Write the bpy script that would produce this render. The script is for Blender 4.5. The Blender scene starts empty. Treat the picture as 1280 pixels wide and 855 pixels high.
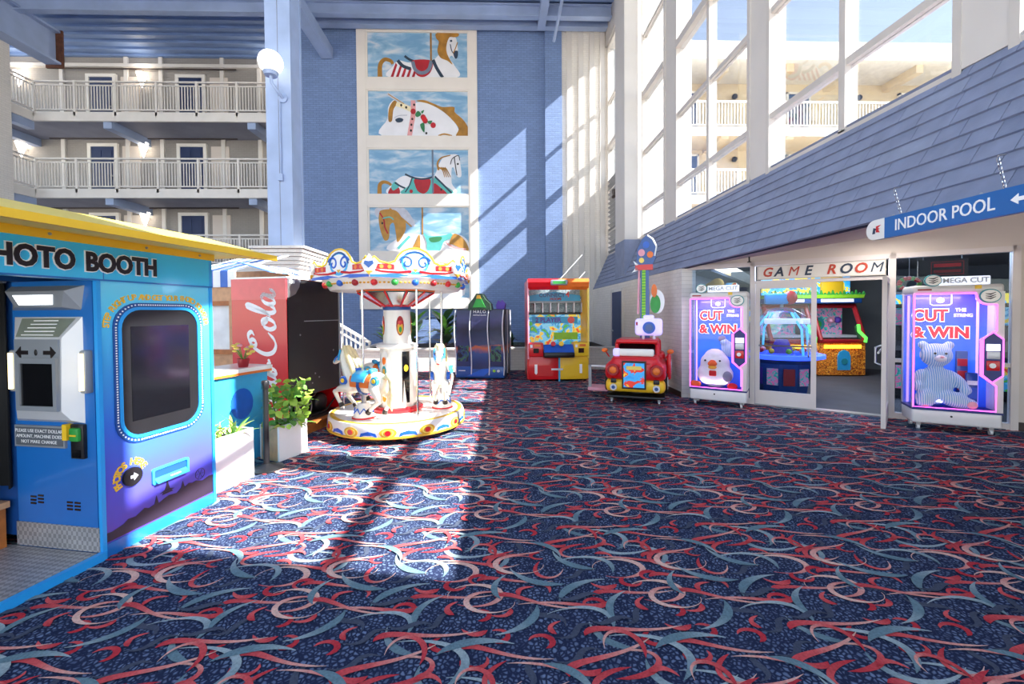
import bpy, bmesh, math, random
import numpy as np
from mathutils import Vector, Matrix
random.seed(7)
SC = bpy.context.scene
COL = SC.collection
PI = math.pi
def R(a): return math.radians(a)

# ---------------------------------------------------------------- camera
F_PX, HEYE = 540.0, 1.55
yaw, pitch, roll = R(-1.7), R(-1.2), R(0.4)
fw = Vector((-math.sin(yaw)*math.cos(pitch), math.cos(yaw)*math.cos(pitch), math.sin(pitch)))
rt = Vector((math.cos(yaw), math.sin(yaw), 0)); upv = rt.cross(fw)
r2 = math.cos(roll)*rt - math.sin(roll)*upv
u2 = math.sin(roll)*rt + math.cos(roll)*upv
cam_d = bpy.data.cameras.new('camera'); cam = bpy.data.objects.new('camera', cam_d); COL.objects.link(cam)
cam_d.sensor_width = 36.0; cam_d.lens = F_PX/1280*36.0
cam_d.shift_y = (390+F_PX*math.tan(R(1.2))-427.5)/1280.0
cam_d.clip_end = 400
mw = Matrix((r2, u2, -fw)).transposed().to_4x4(); mw.translation = (0, 0, HEYE)
cam.matrix_world = mw
SC.camera = cam

# ---------------------------------------------------------------- sky, sun, exposure
w = bpy.data.worlds.new('sky'); SC.world = w; w.use_nodes = True
wn = w.node_tree.nodes; wl = w.node_tree.links
sky = wn.new('ShaderNodeTexSky'); sky.sky_type = 'NISHITA'; sky.sun_disc = False
SUN_DIR = Vector((-1.0, 0.215, -0.87)).normalized()
sky.sun_elevation = math.asin(-SUN_DIR.z); sky.sun_rotation = math.atan2(-SUN_DIR.x, -SUN_DIR.y)
sky.air_density = 1.0; sky.dust_density = 0.0; sky.ozone_density = 1.0
bg = wn['Background']; bg.inputs['Strength'].default_value = 0.34
hsv = wn.new('ShaderNodeHueSaturation'); hsv.inputs['Saturation'].default_value = .62
wl.new(sky.outputs[0], hsv.inputs['Color']); wl.new(hsv.outputs[0], bg.inputs['Color'])
sd = bpy.data.lights.new('sun', 'SUN'); sun = bpy.data.objects.new('sun', sd); COL.objects.link(sun)
sd.energy = 26.0; sd.angle = R(0.6); sd.color = (1.0, 0.955, 0.89)
sun.rotation_euler = SUN_DIR.to_track_quat('-Z', 'Y').to_euler(); sun.location = (20, -4, 20)
vs = SC.view_settings
vs.view_transform = 'Standard'; vs.look = 'None'; vs.gamma = 1.0; vs.use_curve_mapping = False
vs.exposure = 0.40

# ---------------------------------------------------------------- helpers
def hx(h):
    h = h.lstrip('#'); c = [int(h[i:i+2], 16)/255 for i in (0, 2, 4)]
    return tuple(x/12.92 if x <= .04045 else ((x+.055)/1.055)**2.4 for x in c)

class MB:
    def __init__(s): s.v = []; s.f = []; s.T = None; s.weld = False
    def add(s, vs, fs):
        b = len(s.v)
        s.v += [tuple(s.T @ Vector(p)) for p in vs] if s.T is not None else [tuple(p) for p in vs]
        s.f += [tuple(i+b for i in f) for f in fs]; return s
    def box(s, x0, x1, y0, y1, z0, z1):
        return s.add([(x0,y0,z0),(x1,y0,z0),(x1,y1,z0),(x0,y1,z0),(x0,y0,z1),(x1,y0,z1),(x1,y1,z1),(x0,y1,z1)],
                     [(0,3,2,1),(4,5,6,7),(0,1,5,4),(1,2,6,5),(2,3,7,6),(3,0,4,7)])
    def rbox(s, x0, x1, y0, y1, z0, z1, r=.02, seg=2):
        bm = bmesh.new(); bmesh.ops.create_cube(bm, size=1)
        for v in bm.verts:
            v.co = ((x0+x1)/2+v.co.x*(x1-x0), (y0+y1)/2+v.co.y*(y1-y0), (z0+z1)/2+v.co.z*(z1-z0))
        r = min(r, (x1-x0)*.49, (y1-y0)*.49, (z1-z0)*.49)
        bmesh.ops.bevel(bm, geom=bm.edges[:], offset=r, segments=seg, profile=.5, affect='EDGES')
        bm.verts.index_update()
        s.add([v.co.copy() for v in bm.verts], [[v.index for v in f.verts] for f in bm.faces]); bm.free(); return s
    def cyl(s, p0, p1, r0, r1=None, n=12):
        p0, p1 = Vector(p0), Vector(p1); r1 = r0 if r1 is None else r1
        d = (p1-p0).normalized(); a = d.orthogonal().normalized(); b = d.cross(a)
        vs = [p0+(a*math.cos(t)+b*math.sin(t))*r0 for t in [2*PI*i/n for i in range(n)]]
        vs += [p1+(a*math.cos(t)+b*math.sin(t))*r1 for t in [2*PI*i/n for i in range(n)]]
        fs = [(i, (i+1) % n, n+(i+1) % n, n+i) for i in range(n)]+[tuple(range(n-1, -1, -1)), tuple(range(n, 2*n))]
        return s.add(vs, fs)
    def tube(s, pts, r, n=8, closed=False):
        pts = [Vector(p) for p in pts]; m = len(pts); rr = r if isinstance(r, (list, tuple)) else [r]*m
        vs = []; prev = None
        for i, p in enumerate(pts):
            if closed: d = (pts[(i+1) % m]-pts[i-1])
            else: d = pts[min(i+1, m-1)]-pts[max(i-1, 0)]
            d = d.normalized() if d.length > 1e-9 else Vector((0, 0, 1))
            a = d.orthogonal() if prev is None else prev-d*prev.dot(d)
            if a.length < 1e-6: a = d.orthogonal()
            a.normalize(); prev = a; b = d.cross(a)
            vs += [p+(a*math.cos(t)+b*math.sin(t))*rr[i] for t in [2*PI*k/n for k in range(n)]]
        fs = []
        for i in range(m if closed else m-1):
            j = (i+1) % m
            fs += [(i*n+k, i*n+(k+1) % n, j*n+(k+1) % n, j*n+k) for k in range(n)]
        if not closed: fs += [tuple(range(n-1, -1, -1)), tuple(range((m-1)*n, m*n))]
        return s.add(vs, fs)
    def lathe(s, prof, n=24, c=(0, 0, 0), a0=0, a1=2*PI):
        s.weld = True; full = abs(a1-a0-2*PI) < 1e-6; k = n if full else n+1; m = len(prof)
        vs = [(c[0]+r*math.cos(a0+(a1-a0)*i/n), c[1]+r*math.sin(a0+(a1-a0)*i/n), c[2]+z) for i in range(k) for r, z in prof]
        fs = []
        for i in range(n):
            j = (i+1) % k
            fs += [(i*m+q, j*m+q, j*m+q+1, i*m+q+1) for q in range(m-1)]
        if full and prof[0][0] > 1e-6 and prof[-1][0] > 1e-6:   # a ring: close the section
            fs += [(i*m+m-1, ((i+1) % k)*m+m-1, ((i+1) % k)*m, i*m) for i in range(n)]
        elif full:
            if prof[0][0] > 1e-6: fs.append(tuple(i*m for i in range(n-1, -1, -1)))
            if prof[-1][0] > 1e-6: fs.append(tuple(i*m+m-1 for i in range(n)))
        return s.add(vs, fs)
    def sph(s, c, r, n=16, m=10):
        r = (r, r, r) if not isinstance(r, (tuple, list)) else r
        vs = [(c[0], c[1], c[2]-r[2])]
        for j in range(1, m):
            t = PI*j/m
            vs += [(c[0]+r[0]*math.sin(t)*math.cos(2*PI*i/n), c[1]+r[1]*math.sin(t)*math.sin(2*PI*i/n), c[2]-r[2]*math.cos(t)) for i in range(n)]
        vs.append((c[0], c[1], c[2]+r[2])); L = len(vs)-1
        fs = [(0, 1+(i+1) % n, 1+i) for i in range(n)]
        for j in range(m-2):
            a = 1+j*n
            fs += [(a+i, a+(i+1) % n, a+n+(i+1) % n, a+n+i) for i in range(n)]
        a = 1+(m-2)*n
        fs += [(a+i, a+(i+1) % n, L) for i in range(n)]
        return s.add(vs, fs)
    def prism(s, poly, plane='xz', d0=0, d1=.01):
        mk = {'xz': lambda a, b, d: (a, d, b), 'xy': lambda a, b, d: (a, b, d), 'yz': lambda a, b, d: (d, a, b)}[plane]
        n = len(poly)
        vs = [mk(a, b, d0) for a, b in poly]+[mk(a, b, d1) for a, b in poly]
        fs = [tuple(range(n)), tuple(range(2*n-1, n-1, -1))]+[(i, (i+1) % n, n+(i+1) % n, n+i) for i in range(n)]
        return s.add(vs, fs)
    def mesh(s, name, mat, smooth=False, ang=35):
        me = bpy.data.meshes.new(name); me.from_pydata(s.v, [], s.f); me.update()
        bm = bmesh.new(); bm.from_mesh(me)
        if s.weld: bmesh.ops.remove_doubles(bm, verts=bm.verts[:], dist=1e-6); bmesh.ops.dissolve_degenerate(bm, edges=bm.edges[:], dist=1e-7)
        bmesh.ops.recalc_face_normals(bm, faces=bm.faces[:]); bm.to_mesh(me); bm.free()
        if smooth:
            for p in me.polygons: p.use_smooth = True
            me.set_sharp_from_angle(angle=R(ang))
        me.materials.append(mat if not isinstance(mat, str) else MT[mat]); return me
    def build(s, name, mat, parent=None, smooth=False, ang=35, loc=(0,0,0), rot=(0,0,0)):
        return link(name, s.mesh(name, mat, smooth, ang), parent, loc, rot)

def link(name, me, parent=None, loc=(0, 0, 0), rot=(0, 0, 0)):
    o = bpy.data.objects.new(name, me); COL.objects.link(o)
    o.location = loc; o.rotation_euler = rot
    if parent is not None: o.parent = parent
    return o
def tag(o, label, cat, group=None):
    o['label'] = label; o['category'] = cat
    if group: o['group'] = group
    return o
def thing(name, label, cat, loc=(0, 0, 0), rz=0, group=None):
    o = bpy.data.objects.new(name, None); COL.objects.link(o); o.empty_display_size = .1
    o.location = loc; o.rotation_euler = (0, 0, rz); return tag(o, label, cat, group)
def struct(o, label=None):
    o['kind'] = 'structure'
    if label: o['label'] = label
    return o
def sempty(name, loc=(0,0,0), rz=0, label=None):
    o = bpy.data.objects.new(name, None); COL.objects.link(o); o.location = loc; o.rotation_euler = (0,0,rz); o.empty_display_size = .1
    return struct(o, label)
def boxo(name, mat, parent, x0, x1, y0, y1, z0, z1, r=0):
    m = MB()
    if r: m.rbox(x0, x1, y0, y1, z0, z1, r); return m.build(name, mat, parent, True, 50)
    return m.box(x0, x1, y0, y1, z0, z1).build(name, mat, parent)
def copy_tree(o, parent=None):
    c = o.copy(); COL.objects.link(c); c.parent = parent
    for ch in list(o.children): copy_tree(ch, c)
    return c

_tc = {}
def textmesh(body, size=.1, ext=.004, bold=0, shear=0, align='CENTER', spacing=1.0):
    key = (body, size, ext, bold, shear, align, spacing)
    if key in _tc: return _tc[key]
    cu = bpy.data.curves.new('lettering', 'FONT'); cu.body = body; cu.size = size; cu.extrude = ext; cu.offset = bold
    cu.shear = shear; cu.align_x = align; cu.align_y = 'CENTER'; cu.space_character = spacing; cu.resolution_u = 3
    o = bpy.data.objects.new('lettering', cu); COL.objects.link(o)
    dg = bpy.context.evaluated_depsgraph_get(); dg.update()
    me = bpy.data.meshes.new_from_object(o.evaluated_get(dg)); me.materials.clear()
    bpy.data.objects.remove(o); bpy.data.curves.remove(cu)
    _tc[key] = me; return me
def text(name, body, size, loc, mat, parent=None, rot=(PI/2, 0, 0), sx=1.0, **k):
    me = textmesh(body, size, **k).copy(); me.materials.append(MT[mat] if isinstance(mat, str) else mat)
    o = link(name, me, parent, loc, rot); o.scale = (sx, 1, 1); return o

def blob(name, els, mat, parent=None, voxel=.02, smooth=6, loc=(0,0,0), rot=(0,0,0)):
    """els: list of (centre, radii[, euler]) ellipsoids fused into one continuous skin"""
    m = MB()
    for e in els:
        c, r = e[0], e[1]; r = (r, r, r) if not isinstance(r, (tuple, list)) else r
        T = Matrix.Translation(c)
        if len(e) > 2:
            from mathutils import Euler
            T = T @ Euler(e[2]).to_matrix().to_4x4()
        m.T = T; m.sph((0, 0, 0), r, 14, 9)
    m.T = None
    return fuse(name, m, mat, parent, voxel, smooth, loc, rot)
def fuse(name, m, mat, parent=None, voxel=.02, smooth=6, loc=(0,0,0), rot=(0,0,0)):
    me = m.mesh(name, mat); o = bpy.data.objects.new('tmp_fuse', me); COL.objects.link(o)
    md = o.modifiers.new('r', 'REMESH'); md.mode = 'VOXEL'; md.voxel_size = voxel
    if smooth:
        ms = o.modifiers.new('s', 'SMOOTH'); ms.factor = .5; ms.iterations = smooth
    dg = bpy.context.evaluated_depsgraph_get(); dg.update()
    m2 = bpy.data.meshes.new_from_object(o.evaluated_get(dg)); bpy.data.objects.remove(o)
    for p in m2.polygons: p.use_smooth = True
    if not m2.materials: m2.materials.append(MT[mat] if isinstance(mat, str) else mat)
    return link(name, m2, parent, loc, rot)

# ---------------------------------------------------------------- materials
MT = {}
def mat(name, col, rough=.5, metal=0, nz=(6, .10), bump=None, emit=0, ecol=None, coat=0, spec=.5, trans=0):
    m = bpy.data.materials.new(name); m.use_nodes = True; MT[name] = m
    n = m.node_tree.nodes; l = m.node_tree.links; b = n['Principled BSDF']
    c = hx(col) if isinstance(col, str) else col
    b.inputs['Roughness'].default_value = rough; b.inputs['Metallic'].default_value = metal
    b.inputs['Specular IOR Level'].default_value = spec
    if coat: b.inputs['Coat Weight'].default_value = coat; b.inputs['Coat Roughness'].default_value = .08
    if trans: b.inputs['Transmission Weight'].default_value = trans
    tc = n.new('ShaderNodeTexCoord'); nt = n.new('ShaderNodeTexNoise')
    nt.inputs['Scale'].default_value = nz[0]; nt.inputs['Detail'].default_value = 3
    l.new(tc.outputs['Object'], nt.inputs['Vector'])
    mr = n.new('ShaderNodeMapRange'); mr.inputs['To Min'].default_value = 1-nz[1]; mr.inputs['To Max'].default_value = 1+nz[1]
    mr.inputs['From Min'].default_value = .3; mr.inputs['From Max'].default_value = .7
    l.new(nt.outputs['Fac'], mr.inputs['Value'])
    mx = n.new('ShaderNodeMix'); mx.data_type = 'RGBA'; mx.blend_type = 'MULTIPLY'; mx.inputs[0].default_value = 1
    mx.inputs[6].default_value = (*c, 1); l.new(mr.outputs[0], mx.inputs[7])
    l.new(mx.outputs[2], b.inputs['Base Color'])
    if bump:
        n2 = n.new('ShaderNodeTexNoise'); n2.inputs['Scale'].default_value = bump[0]; n2.inputs['Detail'].default_value = 4
        l.new(tc.outputs['Object'], n2.inputs['Vector'])
        bp = n.new('ShaderNodeBump'); bp.inputs['Strength'].default_value = bump[1]; bp.inputs['Distance'].default_value = .01
        l.new(n2.outputs['Fac'], bp.inputs['Height']); l.new(bp.outputs[0], b.inputs['Normal'])
    if emit:
        b.inputs['Emission Strength'].default_value = emit
        b.inputs['Emission Color'].default_value = (*(hx(ecol) if ecol else c), 1)
    return m
def brick_mat(name, col, axis='x', rough=.6, mort=.72, vary=.12, bw=.205, bh=.072, bstr=.6):
    m = mat(name, col, rough, nz=(.8, .06)); n = m.node_tree.nodes; l = m.node_tree.links; b = n['Principled BSDF']
    tc = n.new('ShaderNodeTexCoord'); sp = n.new('ShaderNodeSeparateXYZ'); cb = n.new('ShaderNodeCombineXYZ')
    l.new(tc.outputs['Object'], sp.inputs[0]); l.new(sp.outputs['XYZ'.index(axis.upper())], cb.inputs[0]); l.new(sp.outputs[2], cb.inputs[1])
    bt = n.new('ShaderNodeTexBrick'); l.new(cb.outputs[0], bt.inputs['Vector']); bt.inputs['Scale'].default_value = 1
    bt.inputs['Brick Width'].default_value = bw; bt.inputs['Row Height'].default_value = bh; bt.inputs['Mortar Size'].default_value = .007
    bt.inputs['Mortar Smooth'].default_value = .3
    bt.inputs['Color1'].default_value = (1, 1, 1, 1); bt.inputs['Color2'].default_value = (1-vary,)*3+(1,); bt.inputs['Mortar'].default_value = (mort,)*3+(1,)
    old = b.inputs['Base Color'].links[0].from_socket
    mx = n.new('ShaderNodeMix'); mx.data_type = 'RGBA'; mx.blend_type = 'MULTIPLY'; mx.inputs[0].default_value = 1
    l.new(old, mx.inputs[6]); l.new(bt.outputs['Color'], mx.inputs[7]); l.new(mx.outputs[2], b.inputs['Base Color'])
    bp = n.new('ShaderNodeBump'); bp.inputs['Strength'].default_value = bstr; bp.inputs['Distance'].default_value = .012; bp.invert = True
    l.new(bt.outputs['Fac'], bp.inputs['Height']); l.new(bp.outputs[0], b.inputs['Normal'])
    return m
def glass_mat(name, tint=(1, 1, 1), refl=.5, rough=.0):
    m = bpy.data.materials.new(name); m.use_nodes = True; MT[name] = m
    n = m.node_tree.nodes; l = m.node_tree.links; n.remove(n['Principled BSDF'])
    t = n.new('ShaderNodeBsdfTransparent'); t.inputs[0].default_value = (*tint, 1)
    g = n.new('ShaderNodeBsdfGlossy'); g.inputs['Roughness'].default_value = rough; g.inputs['Color'].default_value = (.9, .95, 1, 1)
    fr = n.new('ShaderNodeFresnel'); fr.inputs[0].default_value = 1.45
    ml = n.new('ShaderNodeMath'); ml.operation = 'MULTIPLY'; ml.inputs[1].default_value = refl; l.new(fr.outputs[0], ml.inputs[0])
    mx = n.new('ShaderNodeMixShader'); l.new(ml.outputs[0], mx.inputs[0]); l.new(t.outputs[0], mx.inputs[1]); l.new(g.outputs[0], mx.inputs[2])
    l.new(mx.outputs[0], n['Material Output'].inputs[0]); return m

brick_mat('blue_brick', '7891bf', 'x', mort=.62, vary=.14)
brick_mat('white_brick_x', 'e6e0d8', 'x', mort=.85, vary=.05)
brick_mat('white_brick_y', 'e2dcd6', 'y', mort=.84, vary=.06)
brick_mat('grey_brick_x', 'a09b97', 'x', mort=.85, vary=.05)
brick_mat('cream_brick_x', 'd6c3a0', 'x', mort=.85, vary=.06)
mat('blue_steel', '9fb1d3', .45, nz=(1.6, .10), bump=(30, .08))
mat('blue_deck', '8099c4', .5, nz=(2, .08))
mat('mural_white', 'e6ded5', .5, nz=(2, .03))
mat('cream_paint', 'd0cac4', .5, nz=(2, .03))
mat('white_paint', 'f0ece6', .45, nz=(3, .03))
mat('window_frame', 'c9c2bb', .4, nz=(3, .04))
mat('shop_frame', 'e4dbd8', .4, nz=(3, .03))
mat('plaster', 'dcd1c8', .6, nz=(1.2, .04), bump=(60, .05))
mat('rail_beige', 'e4dfda', .5, nz=(3, .04))
mat('slab_grey', '8d90a0', .7, nz=(1.5, .10))
mat('navy_door', '2e3d63', .4, nz=(4, .08))
mat('dark_bronze', '3a2c28', .5)
mat('rust', '5a3526', .8, nz=(9, .3))
mat('chrome', 'd4d6da', .18, 1.0, nz=(5, .05))
mat('steel', 'a9abb0', .35, .9, nz=(8, .08))
mat('black_plastic', '17171a', .4, nz=(10, .15))
mat('black_rubber', '101012', .7)
mat('shingle', '838ca6', .75, nz=(5, .10), bump=(40, .25))
mat('shingle_b', '8b94ac', .75, nz=(5, .10), bump=(40, .25))
mat('shingle_c', '79839e', .75, nz=(5, .10), bump=(40, .25))
mat('mansard_base', '2c3450', .8)
mat('soffit', 'b9a6a4', .6, nz=(2, .06))
mat('game_floor', '43464e', .8, nz=(3, .1))
mat('game_wall', '5d6468', .8, nz=(2, .06))
mat('lamp_glow', 'fff2dd', .4, emit=6, ecol='fff0dc')
mat('globe_glow', 'ffffff', .3, emit=2.2, ecol='fff8ee')
mat('ground', 'b8b4ac', .9, nz=(.5, .08))
glass_mat('window_glass', (.86, .87, .88), .35)
glass_mat('shop_glass', (.80, .86, .92), .55)
glass_mat('case_glass', (.97, .98, 1), .3)
# ================================================================ SETTING
def carpet_mat():
    m = mat('carpet_base', '26325a', .95, nz=(40, .15), spec=.1); n = m.node_tree.nodes; l = m.node_tree.links; b = n['Principled BSDF']
    tc = n.new('ShaderNodeTexCoord')
    vo = n.new('ShaderNodeTexVoronoi'); vo.feature = 'DISTANCE_TO_EDGE'; vo.inputs['Scale'].default_value = 46; l.new(tc.outputs['Object'], vo.inputs['Vector'])
    cr = n.new('ShaderNodeValToRGB'); cr.color_ramp.elements[0].position = .10; cr.color_ramp.elements[0].color = (*hx('222a44'), 1)
    cr.color_ramp.elements[1].position = .30; cr.color_ramp.elements[1].color = (*hx('8298bb'), 1)
    l.new(vo.outputs['Distance'], cr.inputs[0])
    ng = n.new('ShaderNodeTexNoise'); ng.inputs['Scale'].default_value = 7; l.new(tc.outputs['Object'], ng.inputs['Vector'])
    mx = n.new('ShaderNodeMix'); mx.data_type = 'RGBA'; mx.inputs[7].default_value = (*hx('252e4c'), 1)
    l.new(ng.outputs['Fac'], mx.inputs[0]); l.new(cr.outputs[0], mx.inputs[6]); l.new(mx.outputs[2], b.inputs['Base Color'])
    m2 = mat('carpet_swirl', 'ffffff', .95, nz=(90, .18), spec=.1); n = m2.node_tree.nodes; l = m2.node_tree.links; b = n['Principled BSDF']
    at = n.new('ShaderNodeAttribute'); at.attribute_name = 'yarn'
    mx = [q for q in n if q.type == 'MIX'][0]; l.new(at.outputs['Color'], mx.inputs[6])
carpet_mat()
fl = struct(MB().add([(-20,-6,0),(8.5,-6,0),(8.5,16,0),(-20,16,0)], [(0,1,2,3)]).build('floor', 'carpet_base'), 'navy carpet with coral and grey swirling ribbons')
def carpet_swirls():
    rnd = random.Random(11); T = 1.0
    RED, CORAL, PEACH, TEAL, PALE, GREY = [np.array(hx(c)) for c in ('b23440','c9575a','d9b3a6','647f8b','98a9af','464e60')]
    def bez(p, n):
        t = np.linspace(0, 1, n)[:, None]; p = np.array(p, float)
        return (1-t)**3*p[0]+3*(1-t)**2*t*p[1]+3*(1-t)*t*t*p[2]+t**3*p[3]
    def arc(r, a0, a1, n, e=1.0): 
        t = np.radians(np.linspace(a0, a1, n)); return np.stack([r*np.cos(t), r*e*np.sin(t)], 1)
    def taper(n, head, mid, tail, k=.25):
        t = np.linspace(0, 1, n); w = np.where(t < k, tail*0+head*np.sin(np.clip(t/k, 0, 1)*PI/2)**.6, head+(mid-head)*(t-k)/(1-k))
        return w*np.clip((1-t)/.12, .12, 1)**.7
    def leaf(n, wmax, pk=.45):
        t = np.linspace(0, 1, n); return wmax*np.where(t < pk, np.sin(t/pk*PI/2), np.cos((t-pk)/(1-pk)*PI/2))**1.1+.0025
    def ring_c(n): 
        t = np.linspace(0, 1, n); return .003+.026*np.sin(np.clip(t*1.15, 0, 1)*PI)**2
    S = []   # (points, widths, colours a->b->c)
    kinds = {
     'wave': lambda: (bez([(-.2,-.03),(-.17,.09),(0,-.05),(.21,.035)], 17), taper(17,.030,.007,.003,.2), (RED,CORAL,PEACH)),
     'ring': lambda: (arc(.125, 60, 375, 22, .85), ring_c(22), (CORAL,PEACH,PEACH)),
     'hook': lambda: (arc(.052, 20, 250, 11), taper(11,.026,.010,.003,.35), (RED,RED,CORAL)),
     'loop': lambda: (bez([(-.12,-.06),(.1,-.11),(.16,.1),(-.05,.09)], 16), taper(16,.024,.006,.004,.3), (RED,CORAL,PEACH)),
     'blade': lambda: (bez([(-.15,.07),(-.05,.08),(.06,.02),(.1,-.11)], 15), leaf(15,.034,.4), (TEAL,TEAL,PALE)),
     'sweep': lambda: (bez([(-.19,.1),(.0,.17),(.2,.06),(.07,-.15)], 19), leaf(19,.028,.8), (PALE,PALE,TEAL)),
     'grey': lambda: (bez([(-.1,.04),(-.03,-.1),(.05,.1),(.11,-.03)], 13), leaf(13,.026,.5), (GREY,GREY,GREY)),
     'small': lambda: (bez([(-.06,.0),(-.02,.05),(.03,.04),(.06,-.02)], 9), taper(9,.028,.008,.003,.3), (RED,CORAL,CORAL))}
    plan = ['wave']*10+['ring']*4+['hook']*10+['loop']*7+['blade']*9+['sweep']*5+['grey']*9+['small']*9
    rnd.shuffle(plan)
    pos = []
    for kd in plan:
        best = None
        for _ in range(60):
            c = (rnd.random()*T, rnd.random()*T)
            dm = min([math.hypot((c[0]-q[0]+T/2) % T-T/2, (c[1]-q[1]+T/2) % T-T/2) for q in pos] or [9])
            if best is None or dm > best[0]: best = (dm, c)
        pos.append(best[1]); P, W, cs = kinds[kd]()
        a = R(rnd.choice([0, 180])+rnd.uniform(-28, 28)) if kd in ('wave', 'ring', 'sweep') else R(rnd.uniform(0, 360))
        s = rnd.uniform(.85, 1.1); rm = np.array([[math.cos(a), -math.sin(a)], [math.sin(a), math.cos(a)]])
        S.append((((P*s)@rm.T)*np.array([1.12, .82])+np.array(best[1]), W*s*.60, cs))
    V = []; Fc = []; Cc = []
    for k, (P, W, cs) in enumerate(S):
        n = len(P); d = np.gradient(P, axis=0); d /= np.linalg.norm(d, axis=1)[:, None]+1e-9
        nrm = np.stack([-d[:, 1], d[:, 0]], 1); z = .0015+.00012*k; b = len(V)
        for i in range(n):
            t = i/(n-1); col = cs[0]+(cs[1]-cs[0])*min(1, t*2) if t < .5 else cs[1]+(cs[2]-cs[1])*(t*2-1)
            for q in (-1, 1):
                p = P[i]+nrm[i]*W[i]*q; V.append((p[0], p[1], z)); Cc.append((*col, 1))
        Fc += [(b+2*i, b+2*i+1, b+2*i+3, b+2*i+2) for i in range(n-1)]
    V = np.array(V); Fc = np.array(Fc); Cc = np.array(Cc); nv = len(V)
    offs = [(i*T, j*T) for i in range(-6, 8) for j in range(0, 13) if not (i*T > 3.6 and j*T > 7.5)]
    AV = np.concatenate([V+np.array([ox, oy, 0]) for ox, oy in offs]); AF = np.concatenate([Fc+nv*k for k in range(len(offs))])
    me = bpy.data.meshes.new('carpet_swirls'); me.from_pydata(AV.tolist(), [], AF.tolist()); me.update()
    ca = me.color_attributes.new('yarn', 'FLOAT_COLOR', 'POINT'); ca.data.foreach_set('color', np.tile(Cc, (len(offs), 1)).astype(np.float32).ravel())
    me.materials.append(MT['carpet_swirl']); o = link('carpet_swirls', me, fl); o['kind'] = 'stuff'
carpet_swirls()
struct(MB().add([(-60,-50,-.25),(80,-50,-.25),(80,60,-.25),(-60,60,-.25)], [(0,1,2,3)]).build('ground', 'ground'), 'pale concrete ground outside')

# ---- back wall
wb = struct(MB().box(-7.4, 1.62, 15, 15.3, 0, 11.5).build('wall_back', 'blue_brick'), 'blue painted brick wall behind the mural')
MB().box(1.62, 2.2, 14.86, 15.3, 0, 11.5).build('pilaster', 'blue_brick', wb)
wfr = struct(MB().box(2.2, 4.0, 14.93, 15.3, 0, 11.5).build('wall_corner', 'white_brick_x'), 'off-white fluted brick wall in the corner')
for x in (2.46, 2.86, 3.24, 3.6): MB().box(x-.085, x+.085, 14.88, 14.95, 0, 11.5).build('flute', 'cream_paint', wfr)
# ---- side wall below the mansard
wr = struct(MB().box(3.25, 3.5, 7.6, 14.95, 0, 2.32).build('wall_right', 'white_brick_y'), 'white painted brick wall below the shingled roof')
MB().box(3.235, 3.25, 7.62, 14.95, 0, .1).build('baseboard', 'dark_bronze', wr)
dr = struct(MB().box(3.21, 3.26, 11.2, 12.2, 0, 2.08).build('door_1', 'navy_door'), 'grey blue service door in the white brick wall')
for y in (11.13, 12.2): MB().box(3.19, 3.26, y, y+.07, 0, 2.15).build('jamb', 'window_frame', dr)
MB().sph((3.18, 12.05, 1.0), .03).build('knob', 'steel', dr, True)

# ---- ceiling
ce = struct(MB().box(-20, 4.1, 1.0, 17.4, 11.5, 11.6).build('ceiling', 'blue_deck'), 'blue corrugated steel roof deck')
for i in range(26):
    y = 6.6+i*.42
    MB().box(-20, 3.9, y, y+.16, 11.42, 11.5).build('deck_rib', 'blue_deck', ce)
for y in (8.4, 10.3, 12.2, 14.1):
    MB().box(-16, 3.7, y-.02, y+.02, 11.05, 11.42).box(-16, 3.7, y-.11, y+.11, 11.02, 11.06).box(-16, 3.7, y-.11, y+.11, 11.38, 11.42).build('purlin', 'blue_steel', ce)
MB().box(-7.3, 3.8, 14.62, 14.86, 11.1, 11.42).build('edge_beam', 'blue_steel', ce)
MB().box(1.35, 1.6, 9, 14.6, 10.95, 11.2).build('joist', 'blue_steel', ce)
MB().cyl((2.0, 12, 11.1), (1.9, 14.6, 10.6), .05, n=8).build('brace_rod', 'blue_steel', ce)
gd = struct(MB().box(-15.3, -14.8, 4, 15.3, 10.05, 10.12).box(-15.3, -14.8, 4, 15.3, 11.1, 11.17).box(-15.15, -14.95, 4, 15.28, 10.1, 11.12).build('roof_girder', 'blue_steel'), 'blue steel roof girder at the far left')
MB().box(-15.32, -14.75, 15.3, 15.36, 9.95, 11.2).build('end_plate', 'rust', gd)
b2 = struct(MB().build('diagonal_brace', 'blue_steel') if False else MB().tube([(-6.0, 10.3, 10.9), (-5.75, 15.0, 10.35)], .27, 4).build('diagonal_brace', 'blue_steel'), 'blue steel brace running from column to mural wall')

# ---- column and pedestal
co = struct(MB().box(-5.22, -4.66, 10.0, 10.06, 2.9, 11.5).box(-5.22, -4.66, 10.5, 10.56, 2.9, 11.5).box(-4.97, -4.91, 10.05, 10.52, 2.9, 11.5).box(-5.2, -4.68, 10.02, 10.54, 2.9, 11.5).build('steel_column', 'blue_steel'), 'pale blue steel column on a white brick pedestal')
MB().box(-4.945, -4.935, 9.992, 10.0, 3.1, 11.5).build('seam', 'slab_grey', co)
pdm = MB().box(-5.22, -4.42, 9.75, 10.8, 0, 2.55)
for k in range(5): e = .03*(k+1); pdm.box(-5.22-e, -4.42+e, 9.75-e, 10.8+e, 2.55+k*.085, 2.625+k*.085)
pdm.box(-5.42, -4.22, 9.55, 11.0, 2.975, 3.03)
struct(pdm.build('column_pedestal', 'white_brick_x'), 'white painted brick pedestal flaring at the top')

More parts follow.
